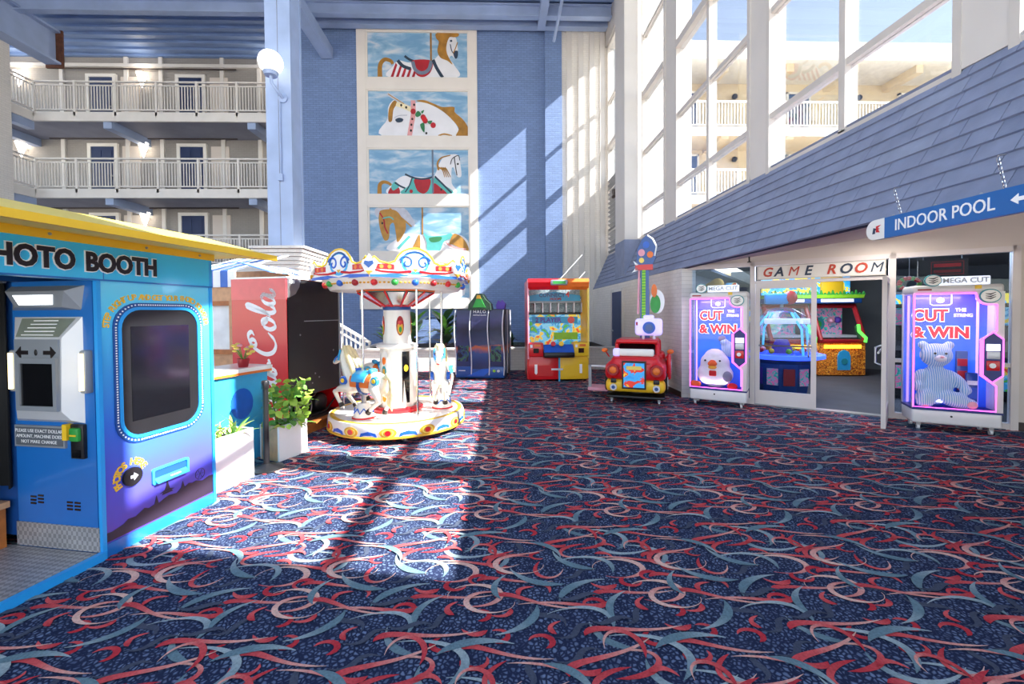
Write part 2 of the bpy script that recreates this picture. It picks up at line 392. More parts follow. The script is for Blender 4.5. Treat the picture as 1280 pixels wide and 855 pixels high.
# ---- left wall and balconies
struct(MB().box(-15.8, -15.3, 3, 14.2, 0, 10.05).build('wall_left', 'white_brick_y'), 'off-white brick wall at the left edge')
wbal = struct(MB().box(-20, -7.0, 17.2, 17.4, 0, 11.4).build('wall_balcony', 'grey_brick_x'), 'greige brick wall behind the balconies')
for x in (-14.2, -16.6, -12.9, -10.6, -9.2): MB().box(x-.07, x+.07, 17.13, 17.2, 0, 11.4).build('pilaster_strip', 'rail_beige', wbal)
struct(MB().box(-7.6, -7.3, 15, 17.4, 0, 11.5).build('wall_balcony_end', 'grey_brick_x'))
LV = [8.5, 5.87, 3.23]
nm = ['uppermost', 'middle', 'lowest']
dn = 1
for k, z in enumerate(LV):
    sl = struct(MB().box(-20, -7.5, 15.5, 17.2, z-.22, z).build('balcony_slab', 'slab_grey'), nm[k]+' balcony slab with pale fascia')
    MB().box(-15.9, -7.5, 15.42, 15.5, z-.28, z+.03).build('fascia', 'rail_beige', sl)
    MB().box(-15.98, -15.9, 14.3, 15.5, z-.28, z+.03).build('fascia', 'rail_beige', sl)
    MB().box(-20, -15.98, 13.0, 15.5, z-.22, z).build('return_slab', 'slab_grey', sl)
    for x in (-17.6, -13.5, -8.6): MB().box(x-.14, x+.14, 15.5, 17.2, z-.5, z-.22).build('slab_beam', 'blue_steel', sl)
    MB().box(-16.2, -15.95, 13, 15.5, z-.55, z-.22).build('slab_beam', 'blue_steel', sl)
    # railing
    rl = thing('balcony_railing', 'cream balcony railing with close pickets, '+['top', 'middle', 'bottom'][k]+' of the three levels', 'railing', (-7.6, 15.46, z), 0, 'balcony railings')
    MB().box(-8.3, 0, -.03, .03, 1.05, 1.1).build('top_rail', 'rail_beige', rl)
    MB().box(-8.3, 0, -.02, .02, .93, .965).build('upper_rail', 'rail_beige', rl)
    MB().box(-8.3, 0, -.02, .02, .1, .14).build('lower_rail', 'rail_beige', rl)
    for i in range(7): MB().box(-8.3+i*1.37-.035, -8.3+i*1.37+.035, -.04, .035, -.1, 1.1).build('post', 'rail_beige', rl)
    pk = MB()
    for i in range(84):
        x = -8.25+i*.0985; pk.box(x-.013, x+.013, -.013, .013, .12, .95)
    pk.build('pickets', 'rail_beige', rl)['kind'] = 'stuff'
    pk = MB()
    for i in range(12):
        y = -.1-i*.0985; pk.box(-8.343, -8.317, y-.013, y+.013, .12, .95)
    pk.build('pickets', 'rail_beige', rl)['kind'] = 'stuff'
    for q0, q1 in ((1.05, 1.1), (.93, .965), (.1, .14)): MB().box(-8.36, -8.3, -1.2, -.03, q0, q1).build('return_rail', 'rail_beige', rl)
    MB().box(-8.37, -8.3, -1.2, -1.13, -.1, 1.1).build('post', 'rail_beige', rl)
    for j, x in enumerate((-15.12, -11.78)):
        dn += 1
        d = struct(MB().box(x-.44, x+.44, 17.14, 17.2, z, z+2.12).build('door_%d' % dn, 'navy_door'), 'navy hotel room door on the '+nm[k]+' balcony')
        for s in (-1, 1): MB().box(x+s*.5-.06, x+s*.5+.06, 17.1, 17.2, z, z+2.24).build('jamb', 'white_paint', d)
        MB().box(x-.44, x+.44, 17.1, 17.2, z+2.12, z+2.24).build('head', 'white_paint', d)
        for r_ in range(3):
            for q in (-1, 1): MB().box(x+q*.2-.13, x+q*.2+.13, 17.12, 17.14, z+.2+r_*.64, z+.7+r_*.64).build('door_panel', 'navy_door', d)
        MB().sph((x+.36, 17.1, z+1.0), .035, 8, 6).build('knob', 'steel', d, True)
        wx = x+1.05
        wdw = struct(MB().box(wx-.34, wx+.34, 17.15, 17.2, z+.55, z+2.15).build('window_%d' % (20+dn), 'plaster'), 'curtained room window beside a balcony door')
    struct(MB().tube([(-17.0, 17.05, z+2.4), (-10.0, 17.05, z+2.4)], .025, 6).build('sprinkler_pipe', 'dark_bronze'))
    struct(MB().box(-20, -7.5, 17.08, 17.2, z+2.5, z+2.62).build('trim_1', 'rail_beige'))
    for j, x in enumerate((-18.0, -13.5, -8.45)):
        sc = thing('wall_sconce', 'white cone wall sconce on the '+nm[k]+' balcony, '+['far left end by the off-white wall', 'between the two navy doors', 'right end beside the blue column'][j], 'sconce', (x, 17.2, z+1.95), 0, 'balcony sconces')
        MB().lathe([(.02, -.28), (.10, .0), (.17, .26), (.15, .26), (.0, .02)], 14, (0, -.2, 0)).build('shade', 'lamp_glow', sc, True)
        MB().box(-.05, .05, -.2, 0, .0, .1).build('bracket', 'white_paint', sc)
        if j < 2 or True:
            ld = bpy.data.lights.new('sconce_light', 'POINT'); ld.energy = 9; ld.color = (1, .95, .87); ld.shadow_soft_size = .1
            lo = bpy.data.objects.new('sconce_light', ld); COL.objects.link(lo); lo.parent = sc; lo.location = (0, -.42, .42)

# ---- globe lamp on the column
gl = thing('globe_wall_lamp', 'white globe lamp on a bracket fixed to the blue column', 'lamp', (-4.95, 9.99, 6.4))
MB().sph((.02, -.32, .62), .25, 24, 16).build('globe', 'globe_glow', gl, True)
MB().lathe([(.0, 0), (.13, 0), (.16, .08), (.1, .1)], 16, (.02, -.32, .33)).build('fitter', 'blue_steel', gl, True)
MB().tube([(.02, -.32, .36), (.02, -.3, .2), (.1, -.2, .05), (.12, -.02, 0)], .035, 8).build('arm', 'blue_steel', gl, True)
MB().cyl((.12, 0, 0), (.12, -.03, 0), .1).build('wall_plate', 'blue_steel', gl)
MB().tube([(.05, -.02, 0), (.05, -.02, -1.7)], .018, 6).build('conduit', 'blue_steel', gl)
MB().box(0, .1, -.06, 0, -1.85, -1.7).build('junction_box', 'blue_steel', gl)
# ---- window wall on the right
WX = 3.85
TZ = [4.25, 5.7, 7.15, 8.7]
def bay(n, y0, y1, mids, label, louvre=False, thick=(7.15,)):
    wdw = sempty('window_%d' % n, (WX, y0, 3.4), 0, label)
    L = y1-y0; top = 10.6-3.4
    def b(nm, ya, yb, za, zb, d=.1, mt='window_frame'): MB().box(-d/2, d/2, ya, yb, za, zb).build(nm, mt, wdw)
    b('jamb', 0, .07, 0, top, .16); b('jamb', L-.07, L, 0, top, .16); b('sill', 0, L, 0, .12, .14); b('head', 0, L, top-.1, top, .16)
    for q in mids: b('mullion', q-y0-.045, q-y0+.045, .1, top-.05, .14)
    for z in TZ: b('transom', .06, L-.06, z-3.4-(.075 if z in thick else .04), z-3.4+(.075 if z in thick else .04), .2 if z in thick else .11)
    ys = [0]+[q-y0 for q in mids]+[L]; zs = [0]+[z-3.4 for z in TZ]+[top]
    for i in range(len(ys)-1):
        for j in range(len(zs)-1):
            if louvre and zs[j+1] <= 6.1-3.4+.4 and j < 2:
                continue
            MB().box(-.006, .006, ys[i]+.05, ys[i+1]-.05, zs[j]+.04, zs[j+1]-.04).build('pane', 'window_glass', wdw)
    if louvre:
        for i in range(17):
            z = .15+i*.15
            m = MB(); m.T = Matrix.Translation((0, 0, z)) @ Matrix.Rotation(R(38), 4, 'Y'); m.box(-.1, .1, .07, L-.07, -.012, .012)
            m.build('louvre_slat', 'steel', wdw)
    return wdw
bay(1, 13.3, 14.9, [], 'narrow far window with grey louvres in its lower part', True)
bay(2, 9.75, 11.35, [], 'single-width tall window beside the projecting white pillar')
bay(3, 6.43, 9.18, [7.75], 'tall double window between two white posts')
bay(4, 3.45, 6.03, [4.69], 'nearest full tall double window above the shingled roof')
bay(5, 1.5, 3.12, [], 'tall window cut by the right edge of the picture')
for i, (y0, y1, x0) in enumerate([(9.18, 9.75, 3.80), (6.03, 6.43, 3.79), (3.12, 3.45, 3.78)]):
    struct(MB().box(x0, 4.05, y0, y1, 3.5, 11.5).build('window_post', 'cream_paint'), 'white post between tall windows')
pl_ = struct(MB().box(3.34, 4.05, 11.4, 12.3, 3.3, 11.5).build('window_pillar', 'cream_paint'), 'projecting white pillar between the far windows')
MB().box(3.33, 4.0, 11.385, 12.3, 2.4, 3.45).build('pillar_flashing', 'shingle', pl_)
struct(MB().box(3.7, 4.05, 12.3, 13.3, 3.3, 11.5).build('window_infill', 'cream_paint'))
struct(MB().box(3.7, 4.1, -3.5, 1.5, 3.3, 11.5).build('wall_right_upper', 'cream_paint'), 'solid upper wall beyond the windows')
struct(MB().box(3.72, 4.08, -3.5, 15, 10.6, 11.5).build('window_header', 'cream_paint'), 'cream header beam above the tall windows')

orn = thing('metal_ornament', 'small dark winged ornament fixed in front of the grey louvres', 'ornament', (3.72, 13.9, 5.25))
MB().sph((0, 0, 0), (.06, .16, .06), 10, 8).build('body', 'dark_bronze', orn, True); MB().prism([(-.12, .02), (.0, .22), (.1, .26), (.16, .2), (.06, .04)], 'yz', -.02, .02).build('wing', 'dark_bronze', orn); MB().prism([(-.3, .0), (-.14, .0), (-.2, .16), (-.26, .18)], 'yz', -.06, -.03).build('wing', 'dark_bronze', orn); MB().cyl((0, 0, 0), (.1, 0, 0), .02).build('bracket', 'steel', orn)
# ---- mansard of slate shingles
mb0, mt0 = Vector((3.27, 2.3)), Vector((3.83, 3.53))
mz = struct(MB().prism([(3.30, 2.3), (3.86, 3.5), (4.2, 3.5), (4.2, 2.62), (3.36, 2.3)], 'xz', -3.5, 14.95).build('mansard_roof', 'mansard_base'), 'blue grey shingled mansard roof above the game room')
MB().prism([(3.84, 3.5), (3.80, 3.56), (4.25, 3.58), (4.25, 3.5)], 'xz', -3.5, 14.92).build('ridge_flashing', 'shingle', mz)
sdir = (mt0-mb0).normalized(); snor = Vector((-sdir.y, sdir.x)); SL = (mt0-mb0).length; NC = 9; ex = SL/NC
sh_rng = random.Random(3); cand = []
for c in range(NC):
    y = .3-sh_rng.random()*.3
    while y < 14.9:
        wd = sh_rng.choice([.2, .26, .32, .38, .46, .54]); cand.append((y, wd, c)); y += wd+.007
cand.sort(key=lambda q: abs(q[0]-3.0) if q[0] < 3 else q[0]-3.0)
sm_cache = {}
def shingle_geo(m, wd):
    # local: y along the wall, built in xz by slope; tail is thick, head thin
    a = Vector((0, 0)); L = ex*1.12
    def P(s, h): q = sdir*s+snor*h; return (q.x, q.y)
    p0, p1, p2, p3 = P(0, .004), P(0, .034), P(L, .012), P(L, 0)
    m.prism([p0, p1, p2, p3], 'xz', 0, wd)
rest = MB(); cnt = 0
for (y, wd, c) in cand:
    y1 = min(y+wd, 14.9); base = mb0+sdir*(c*ex)
    if cnt < 300 and y1-y == wd:
        key = (wd, sh_rng.randint(0, 2))
        if key not in sm_cache:
            q = MB(); shingle_geo(q, wd); sm_cache[key] = q.mesh('shingle', ['shingle', 'shingle_b', 'shingle_c'][key[1]])
        link('shingle', sm_cache[key], mz, (base.x, y, base.y), (0, 0, 0)); cnt += 1
    else:
        rest.T = Matrix.Translation((base.x, y, base.y)); shingle_geo(rest, y1-y)
rest.T = None
rest.build('far_shingles', 'shingle', mz)['kind'] = 'stuff'

# ---- storefront: local frame, x along the glass, -y towards the hall
SF0 = Vector((3.29, 7.68)); SA = math.atan2(-2.42, 3.26); SFL = 4.06
def sfo(s, n): # world point: s along, n outwards to the hall
    d = Vector((math.cos(SA), math.sin(SA))); nn = Vector((math.sin(SA), -math.cos(SA))); q = SF0+d*s+nn*n; return (q.x, q.y, 0)
sw = sempty('wall_storefront', (SF0.x, SF0.y, 0), SA, 'cream storefront wall around the game room glazing')
def sb(nm, mt, par, x0, x1, y0, y1, z0, z1): return MB().box(x0, x1, y0, y1, z0, z1).build(nm, mt, par)
MB().prism([(.12, 2.30), (6.5, 2.34), (6.5, 3.15), (SFL, 2.85), (.12, 2.36)], 'xz', 0, .15).build('upper_wall', 'plaster', sw)
sb('wall_end', 'plaster', sw, SFL, 6.5, 0, .15, 0, 2.34)
sb('baseboard', 'dark_bronze', sw, SFL, 6.5, -.02, 0, 0, .11)
fr = sempty('window_6', (SF0.x, SF0.y, 0), SA, 'cream metal framing of the game room front')
for x in (.0, 1.08, 2.82, SFL-.06): sb('mullion', 'shop_frame', fr, x, x+.07, -.03, .09, 0, 2.34)
sb('head', 'shop_frame', fr, 0, SFL, -.03, .09, 2.27, 2.34)
for a, b_ in ((.07, 1.08), (2.89, SFL-.06)):
    sb('sill', 'shop_frame', fr, a, b_, -.02, .08, 0, .08); sb('midrail', 'shop_frame', fr, a, b_, -.02, .08, .80, .85)
    sb('pane', 'shop_glass', fr, a, b_, .02, .03, .85, 2.27); sb('pane', 'shop_glass', fr, a, b_, .02, .03, .08, .80)
sb('threshold', 'steel', fr, 1.15, 2.82, -.05, .1, 0, .02)
sb('door_head', 'shop_frame', fr, 1.15, 2.82, -.02, .08, 1.98, 2.03)
def leaf_door(n, loc, rz, label):
    d = sempty('door_%d' % n, loc, rz, label); W_ = .82
    sb('stile', 'shop_frame', d, 0, .06, -.025, .025, .01, 1.98); sb('stile', 'shop_frame', d, W_-.07, W_, -.025, .025, .01, 1.98)
    sb('bottom_rail', 'shop_frame', d, .06, W_-.07, -.025, .025, .01, .24); sb('top_rail', 'shop_frame', d, .06, W_-.07, -.025, .025, 1.9, 1.98)
    sb('pane', 'shop_glass', d, .06, W_-.07, -.006, .006, .24, 1.9)
    MB().tube([(.05, -.06, .98), (W_-.06, -.06, .98)], .013, 6).build('push_bar', 'steel', d)
    MB().tube([(W_-.1, -.03, .82), (W_-.1, -.09, .85), (W_-.1, -.09, 1.05), (W_-.1, -.03, 1.08)], .013, 6).build('pull_handle', 'steel', d)
    return d
leaf_door(20, sfo(1.16, 0), SA, 'closed glazed door under the game room sign')
leaf_door(21, sfo(2.80, .03), SA+R(180+82), 'glazed game room door standing open towards the hall')
# game room box behind the glass
gr = sempty('wall_game_room', (SF0.x, SF0.y, 0), SA, 'dim game room interior')
sb('back_wall', 'game_wall', gr, -.1, 6.5, 6.3, 6.4, 0, 2.7); sb('side_wall', 'game_wall', gr, 6.4, 6.5, .15, 6.3, 0, 2.7)
sb('partition', 'game_wall', gr, .0, 0.06, .16, 6.3, 0, 2.28)
sb('game_floor', 'game_floor', gr, 0, 6.4, .0, 6.3, 0.0, .014)
sb('game_ceiling', 'game_wall', gr, .45, 6.5, .16, 6.4, 2.55, 2.62); sb('ceiling_drop', 'game_wall', gr, .06, .45, .16, 6.3, 2.25, 2.30)
# soffit from the mansard foot to the storefront
struct(MB().box(8.40, 8.5, -3.5, 3.85, 0, 3.1).build('wall_sun_block', 'plaster'), 'plain unseen wall added beyond the game room front to block sun')  # added out of view to keep stray sun off the floor by the storefront
p = [(3.34, -3.5), (8.45, -3.5), sfo(6.5, 0)[:2], sfo(0.1, 0.02)[:2], (3.34, 7.7)]
zf = lambda x: 2.31+.135*max(0, x-3.3)
struct(MB().add([(x, y, zf(x)) for x, y in p]+[(x, y, zf(x)+.05) for x, y in p], [(0,1,2,3,4), (9,8,7,6,5)]+[(i, (i+1) % 5, 5+(i+1) % 5, 5+i) for i in range(5)]).build('soffit', 'soffit'), 'plain soffit below the shingled roof')
for s_, n_, e in ((1.2, -1.5, 26), (3.2, -1.6, 26), (2.2, -3.4, 22)):
    ld = bpy.data.lights.new('game_room_lamp', 'AREA'); ld.energy = e; ld.size = .6; ld.color = (.75, .82, 1)
    lo = bpy.data.objects.new('game_room_lamp', ld); COL.objects.link(lo); q = sfo(s_, n_); lo.location = (q[0], q[1], 2.5)
# soffit downlights (round fittings in the soffit)
for s_, n_ in ((2.75, .6),):
    q = sfo(s_, n_); z = zf(q[0])
    dl = thing('soffit_downlight', 'small round downlight recessed in the soffit near the hanging sign', 'downlight', (q[0], q[1], z), 0)
    MB().lathe([(.05, -.004), (.075, -.006), (.08, .0)], 16).build('trim_ring', 'white_paint', dl, True)
    MB().cyl((0, 0, -.003), (0, 0, .0), .05).build('lens', 'lamp_glow', dl)
    ld = bpy.data.lights.new('downlight', 'AREA'); ld.energy = 8; ld.size = .12; ld.color = (1, .93, .85); ld.shape = 'DISK'
    lo = bpy.data.objects.new('downlight', ld); COL.objects.link(lo); lo.parent = dl; lo.location = (0, 0, -.02)

# ---- hotel wing outside
ext = sempty('wall_exterior_wing', (0, 17.4, 0), 0, 'cream hotel wing with white balconies seen through the windows')
mat('ext_cream', 'd8c6a6', .7); mat('ext_white', 'dedad2', .6)
MB().box(5, 30, 1.6, 2, 0, 11.6).build('facade', 'cream_brick_x', ext)
MB().box(4.6, 7.2, -1.4, 1.6, 0, 14).build('stair_tower', 'white_brick_x', ext)
MB().box(7.0, 30, -.3, 2.2, 11.55, 12.25).build('roof_fascia', 'ext_white', ext)
for k, z in enumerate((8.93, 6.2, 3.4)):
    MB().box(7.0, 30, 0, 1.7, z-.3, z).build('slab', 'ext_cream', ext); MB().box(7.0, 30, -.08, 0, z-.32, z+.04).build('slab_edge', 'ext_white', ext)
    MB().box(7.0, 30, -.05, .02, z+1.02, z+1.1).box(7, 30, -.04, .01, z+.1, z+.15).build('handrail', 'ext_white', ext)
    pk = MB()
    for i in range(110): pk.box(7.1+i*.13, 7.14+i*.13, -.03, 0, z+.1, z+1.05)
    pk.build('pickets', 'ext_white', ext)['kind'] = 'stuff'
    for x in (9.2, 11.9, 14.6, 17.3): MB().box(x-.15, x+.15, 0, 1.6, z+2.3, z+2.62).build('soffit_beam', 'ext_cream', ext)
    for x in (8.3, 13.3, 18.4):
        f = MB().box(x-.46, x+.46, 1.5, 1.6, z, z+2.15).build('doorway', 'navy_door', ext)
        MB().box(x-.54, x-.46, 1.48, 1.6, z, z+2.23).box(x+.46, x+.54, 1.48, 1.6, z, z+2.23).box(x-.54, x+.54, 1.48, 1.6, z+2.15, z+2.23).build('door_frame', 'ext_white', f)
    for x in (10.4, 16): MB().sph((x, 1.45, z+2.0), .12, 10, 8).build('porch_light', 'black_plastic', ext, True)
# ================================================================ OBJECT MATERIALS
mat('booth_blue', '1c6fc0', .35, coat=.3, nz=(3, .05)); mat('booth_cyan', '36c4f4', .35, coat=.3, nz=(3, .04)); mat('booth_navy', '1d4f96', .35, coat=.3, nz=(3, .06))
mat('edge_blue', '2aa2ee', .35, nz=(4, .04)); mat('yellow', 'f6c72a', .4, nz=(3, .05)); mat('yellow_pale', 'f8dd6a', .4, nz=(3, .04)); mat('gold', 'e0a92e', .4, nz=(6, .1))
mat('letter_black', '1a1114', .4); mat('letter_white', 'fbfbfb', .4, nz=(8, .02)); mat('letter_yellow', 'f5c33a', .5); mat('grey_panel', '9aa0a8', .4, .3, nz=(5, .05)); mat('silver_panel', 'd9dbe0', .35, .2, nz=(5, .03))
mat('screen_black', '0d0e12', .12, coat=.5); mat('led_white', 'ffffff', .4, emit=1.6, ecol='f4fbff'); mat('led_warm', 'fff0cf', .4, emit=2.2, ecol='ffdf9a')
mat('wood', 'b0672f', .5, nz=(14, .2)); mat('wood_light', 'cf9d72', .5, nz=(12, .15)); mat('curtain_black', '121214', .8, nz=(5, .3))
mat('red', 'd4141f', .35, coat=.3, nz=(3, .05)); mat('red_dark', 'a01520', .4); mat('orange', 'e8742a', .4); mat('blue', '1f5fc4', .35); mat('sky_cyan', '37a9dd', .4); mat('green', '2f9c3f', .45); mat('lime', '8fd032', .45); mat('purple', '5b3aa8', .45); mat('cream', 'f2e4bd', .5, nz=(10, .1)); mat('white_gloss', 'f4f2ee', .25, coat=.4, nz=(4, .03)); mat('pink', 'e9a3b4', .5); mat('teal', '2b8f98', .5); mat('tan', 'c9a27a', .6)
mat('planter_white', 'f3f0ec', .5, nz=(3, .03)); mat('soil', '2c211a', .95, nz=(30, .3)); mat('leaf_green', '5f9a3c', .55, nz=(12, .25)); mat('leaf_lime', 'a9c94e', .55, nz=(12, .2)); mat('leaf_dark', '2f4a35', .45, nz=(10, .3)); mat('leaf_red', '7a3b3a', .5)
def plate_mat():
    m = mat('diamond_plate', 'b9b9bc', .4, .35, nz=(8, .1)); n = m.node_tree.nodes; l = m.node_tree.links; b = n['Principled BSDF']
    tc = n.new('ShaderNodeTexCoord'); mp = n.new('ShaderNodeMapping'); mp.inputs['Rotation'].default_value = (0, 0, R(45)); mp.inputs['Scale'].default_value = (36, 36, 36)
    ck = n.new('ShaderNodeTexChecker'); ck.inputs['Scale'].default_value = 1.0; l.new(tc.outputs['Object'], mp.inputs[0]); l.new(mp.outputs[0], ck.inputs['Vector'])
    bp = n.new('ShaderNodeBump'); bp.inputs['Strength'].default_value = .5; bp.inputs['Distance'].default_value = .004; l.new(ck.outputs['Fac'], bp.inputs['Height']); mr2 = n.new('ShaderNodeMapRange'); mr2.inputs['To Min'].default_value = .62; l.new(ck.outputs['Fac'], mr2.inputs[0]); mx2 = n.new('ShaderNodeMix'); mx2.data_type = 'RGBA'; mx2.blend_type = 'MULTIPLY'; mx2.inputs[0].default_value = 1; l.new(b.inputs['Base Color'].links[0].from_socket, mx2.inputs[6]); l.new(mr2.outputs[0], mx2.inputs[7]); l.new(mx2.outputs[2], b.inputs['Base Color']); l.new(bp.outputs[0], b.inputs['Normal'])
plate_mat()
def ramp_mat(name, stops, axis=2, noise=.05, nscale=3, rough=.35, emit=0, coat=.2, contrast=0):
    """printed vinyl: colour ramp along one object axis (metres), wobbled by noise"""
    m = bpy.data.materials.new(name); m.use_nodes = True; MT[name] = m; n = m.node_tree.nodes; l = m.node_tree.links; b = n['Principled BSDF']
    b.inputs['Roughness'].default_value = rough; b.inputs['Coat Weight'].default_value = coat
    tc = n.new('ShaderNodeTexCoord'); sp = n.new('ShaderNodeSeparateXYZ'); l.new(tc.outputs['Object'], sp.inputs[0])
    nz = n.new('ShaderNodeTexNoise'); nz.inputs['Scale'].default_value = nscale; nz.inputs['Detail'].default_value = 4; l.new(tc.outputs['Object'], nz.inputs['Vector'])
    ma = n.new('ShaderNodeMath'); ma.operation = 'MULTIPLY_ADD'; ma.inputs[1].default_value = noise*2; l.new(nz.outputs['Fac'], ma.inputs[0]); l.new(sp.outputs[axis], ma.inputs[2])
    lo, hi = stops[0][0], stops[-1][0]
    mr = n.new('ShaderNodeMapRange'); mr.inputs['From Min'].default_value = lo+noise; mr.inputs['From Max'].default_value = hi+noise; l.new(ma.outputs[0], mr.inputs['Value'])
    cr = n.new('ShaderNodeValToRGB'); e = cr.color_ramp.elements
    while len(e) < len(stops): e.new(.5)
    for k, (p_, c_) in enumerate(stops): e[k].position = (p_-lo)/(hi-lo); e[k].color = (*hx(c_), 1)
    l.new(mr.outputs[0], cr.inputs[0]); l.new(cr.outputs[0], b.inputs['Base Color'])
    if emit: l.new(cr.outputs[0], b.inputs['Emission Color']); b.inputs['Emission Strength'].default_value = emit
    return m
def cells_mat(name, cols, scale=8, emit=0, rough=.4):
    """busy printed artwork or screen: voronoi cells in a few colours"""
    m = bpy.data.materials.new(name); m.use_nodes = True; MT[name] = m; n = m.node_tree.nodes; l = m.node_tree.links; b = n['Principled BSDF']; b.inputs['Roughness'].default_value = rough
    tc = n.new('ShaderNodeTexCoord'); nz = n.new('ShaderNodeTexNoise'); nz.inputs['Scale'].default_value = scale; nz.inputs['Detail'].default_value = 3; nz.inputs['Distortion'].default_value = .6
    l.new(tc.outputs['Object'], nz.inputs['Vector']); cr = n.new('ShaderNodeValToRGB'); cr.color_ramp.interpolation = 'CONSTANT'; e = cr.color_ramp.elements
    while len(e) < len(cols): e.new(.5)
    for k, c in enumerate(cols): e[k].position = .28+.44*k/len(cols) if k else 0; e[k].color = (*hx(c), 1)
    l.new(nz.outputs['Fac'], cr.inputs[0]); l.new(cr.outputs[0], b.inputs['Base Color'])
    if emit: l.new(cr.outputs[0], b.inputs['Emission Color']); b.inputs['Emission Strength'].default_value = emit
    return m
def rrect(cx, cz, w, h, r, n=6):
    pts = []
    for sx, sz, a in ((1, 1, 0), (-1, 1, 90), (-1, -1, 180), (1, -1, 270)):
        for i in range(n+1):
            t = R(a+90*i/n); pts.append((cx+sx*(w/2-r)+r*math.cos(t), cz+sz*(h/2-r)+r*math.sin(t)))
    return pts
def ring_prism(m, outer, inner, plane, d0, d1):
    mk = {'xz': lambda a, b, d: (a, d, b), 'xy': lambda a, b, d: (a, b, d), 'yz': lambda a, b, d: (d, a, b)}[plane]
    n = len(outer); vs = []
    for d in (d0, d1):
        vs += [mk(a, b, d) for a, b in outer]+[mk(a, b, d) for a, b in inner]
    fs = []
    for i in range(n):
        j = (i+1) % n
        fs += [(i, j, n+j, n+i), (2*n+i, 3*n+i, 3*n+j, 2*n+j), (i, 2*n+i, 2*n+j, j), (n+i, n+j, 3*n+j, 3*n+i)]
    return m.add(vs, fs)
def path_text(name, body, path, size, mt, parent, d, bold=0.0):
    """letters set one by one along a 2-D path in the xz plane, at depth y = d"""
    L = [0]
    for a, b in zip(path, path[1:]): L.append(L[-1]+math.hypot(b[0]-a[0], b[1]-a[1]))
    m = MB(); n = len(body)
    for i, ch in enumerate(body):
        if ch == ' ': continue
        s = L[-1]*(i+.5)/n; k = max(j for j in range(len(L)-1) if L[j] <= s); t = (s-L[k])/(L[k+1]-L[k]+1e-9)
        p = [path[k][q]+(path[k+1][q]-path[k][q])*t for q in (0, 1)]; a = math.atan2(path[k+1][1]-path[k][1], path[k+1][0]-path[k][0])
        me = textmesh(ch, size, ext=.002, bold=bold); T = Matrix.Translation((p[0], d, p[1])) @ Matrix.Rotation(-a, 4, 'Y') @ Matrix.Rotation(PI/2, 4, 'X')
        m.T = T; m.add([v.co.copy() for v in me.vertices], [tuple(f.vertices) for f in me.polygons])
    m.T = None; o = m.build(name, mt, parent); o['kind'] = 'stuff'; return o

# ================================================================ PHOTO BOOTH
BA = R(78.8)
bo = thing('photo_booth', 'blue photo booth with yellow roof and purple skyline print at left', 'photo booth', (-2.53, 2.79, 0), BA)
ramp_mat('booth_print', [(.1, '5b3fb0'), (.45, '4a52cf'), (.8, '3b74e0'), (1.15, '3f9fe8'), (1.55, '55d2ff'), (1.75, '74e0ff')], 2, .12, 2.2)
MB().box(0, .83, .0, .66, .1, 1.77).build('cabinet', 'booth_navy', bo)
MB().box(.012, .82, -.012, 0, .085, 1.765).build('front_panel', 'booth_print', bo)
MB().box(.0, .83, -.02, .66, 0, .085).build('plinth', 'booth_blue', bo)
MB().box(-.012, .012, -.022, .004, .0, 1.77).build('corner_trim', 'edge_blue', bo); MB().box(.815, .84, -.022, .004, .0, 1.98).build('corner_trim', 'edge_blue', bo)
hd = MB().box(-1.7, .84, -.02, .06, 1.765, 1.985).build('header', 'booth_cyan', bo)
MB().box(-1.7, .84, -.028, -.02, 1.765, 1.775).build('header_groove', 'booth_blue', hd); MB().box(.03, .034, -.023, -.019, 1.775, 1.86).build('header_groove', 'booth_blue', hd)
MB().box(-1.7, .83, .6, .66, 1.77, 1.985).box(.77, .83, .0, .66, 1.77, 1.985).build('rear_header', 'booth_navy', bo)
MB().box(-1.7, 0, 1.35, 1.4, 0, 2.0).build('rear_wall', 'curtain_black', bo); MB().box(0, .83, .66, 1.4, .1, 1.98).build('seat_cabin', 'booth_navy', bo)
for wd_, xx in (('PHOTO', -.125), ('BOOTH', .375)):
    text('lettering', wd_, .158, (xx, -.024, 1.872), 'letter_white', hd, ext=.004, bold=.012, sx=.80, align='RIGHT'); text('lettering', wd_, .158, (xx, -.029, 1.872), 'letter_black', hd, ext=.004, bold=.0065, sx=.80, align='RIGHT')
# roof
MB().prism([(-.03, 1.985), (-.03, 2.04), (.05, 2.04), (.05, 1.985)], 'yz', -1.75, .86).build('roof_fascia', 'yellow', bo)
MB().prism([(-.03, 2.035), (-.39, 2.005), (-.41, 2.012), (-.41, 2.035), (-.36, 2.055), (.35, 2.24), (1.1, 2.24), (1.45, 2.04), (1.45, 2.02)], 'yz', -1.75, 1.09).build('roof', 'yellow_pale', bo)
MB().prism([(-.42, 2.002), (-.42, 2.045), (-.39, 2.045), (-.39, 2.002)], 'yz', -1.76, 1.10).build('eave_edge', 'yellow', bo)
for x in (-.9, -.25, .3, .72): MB().sph((x, -.034, 2.012), .009, 8, 6).build('roof_screw', 'steel', bo, True)
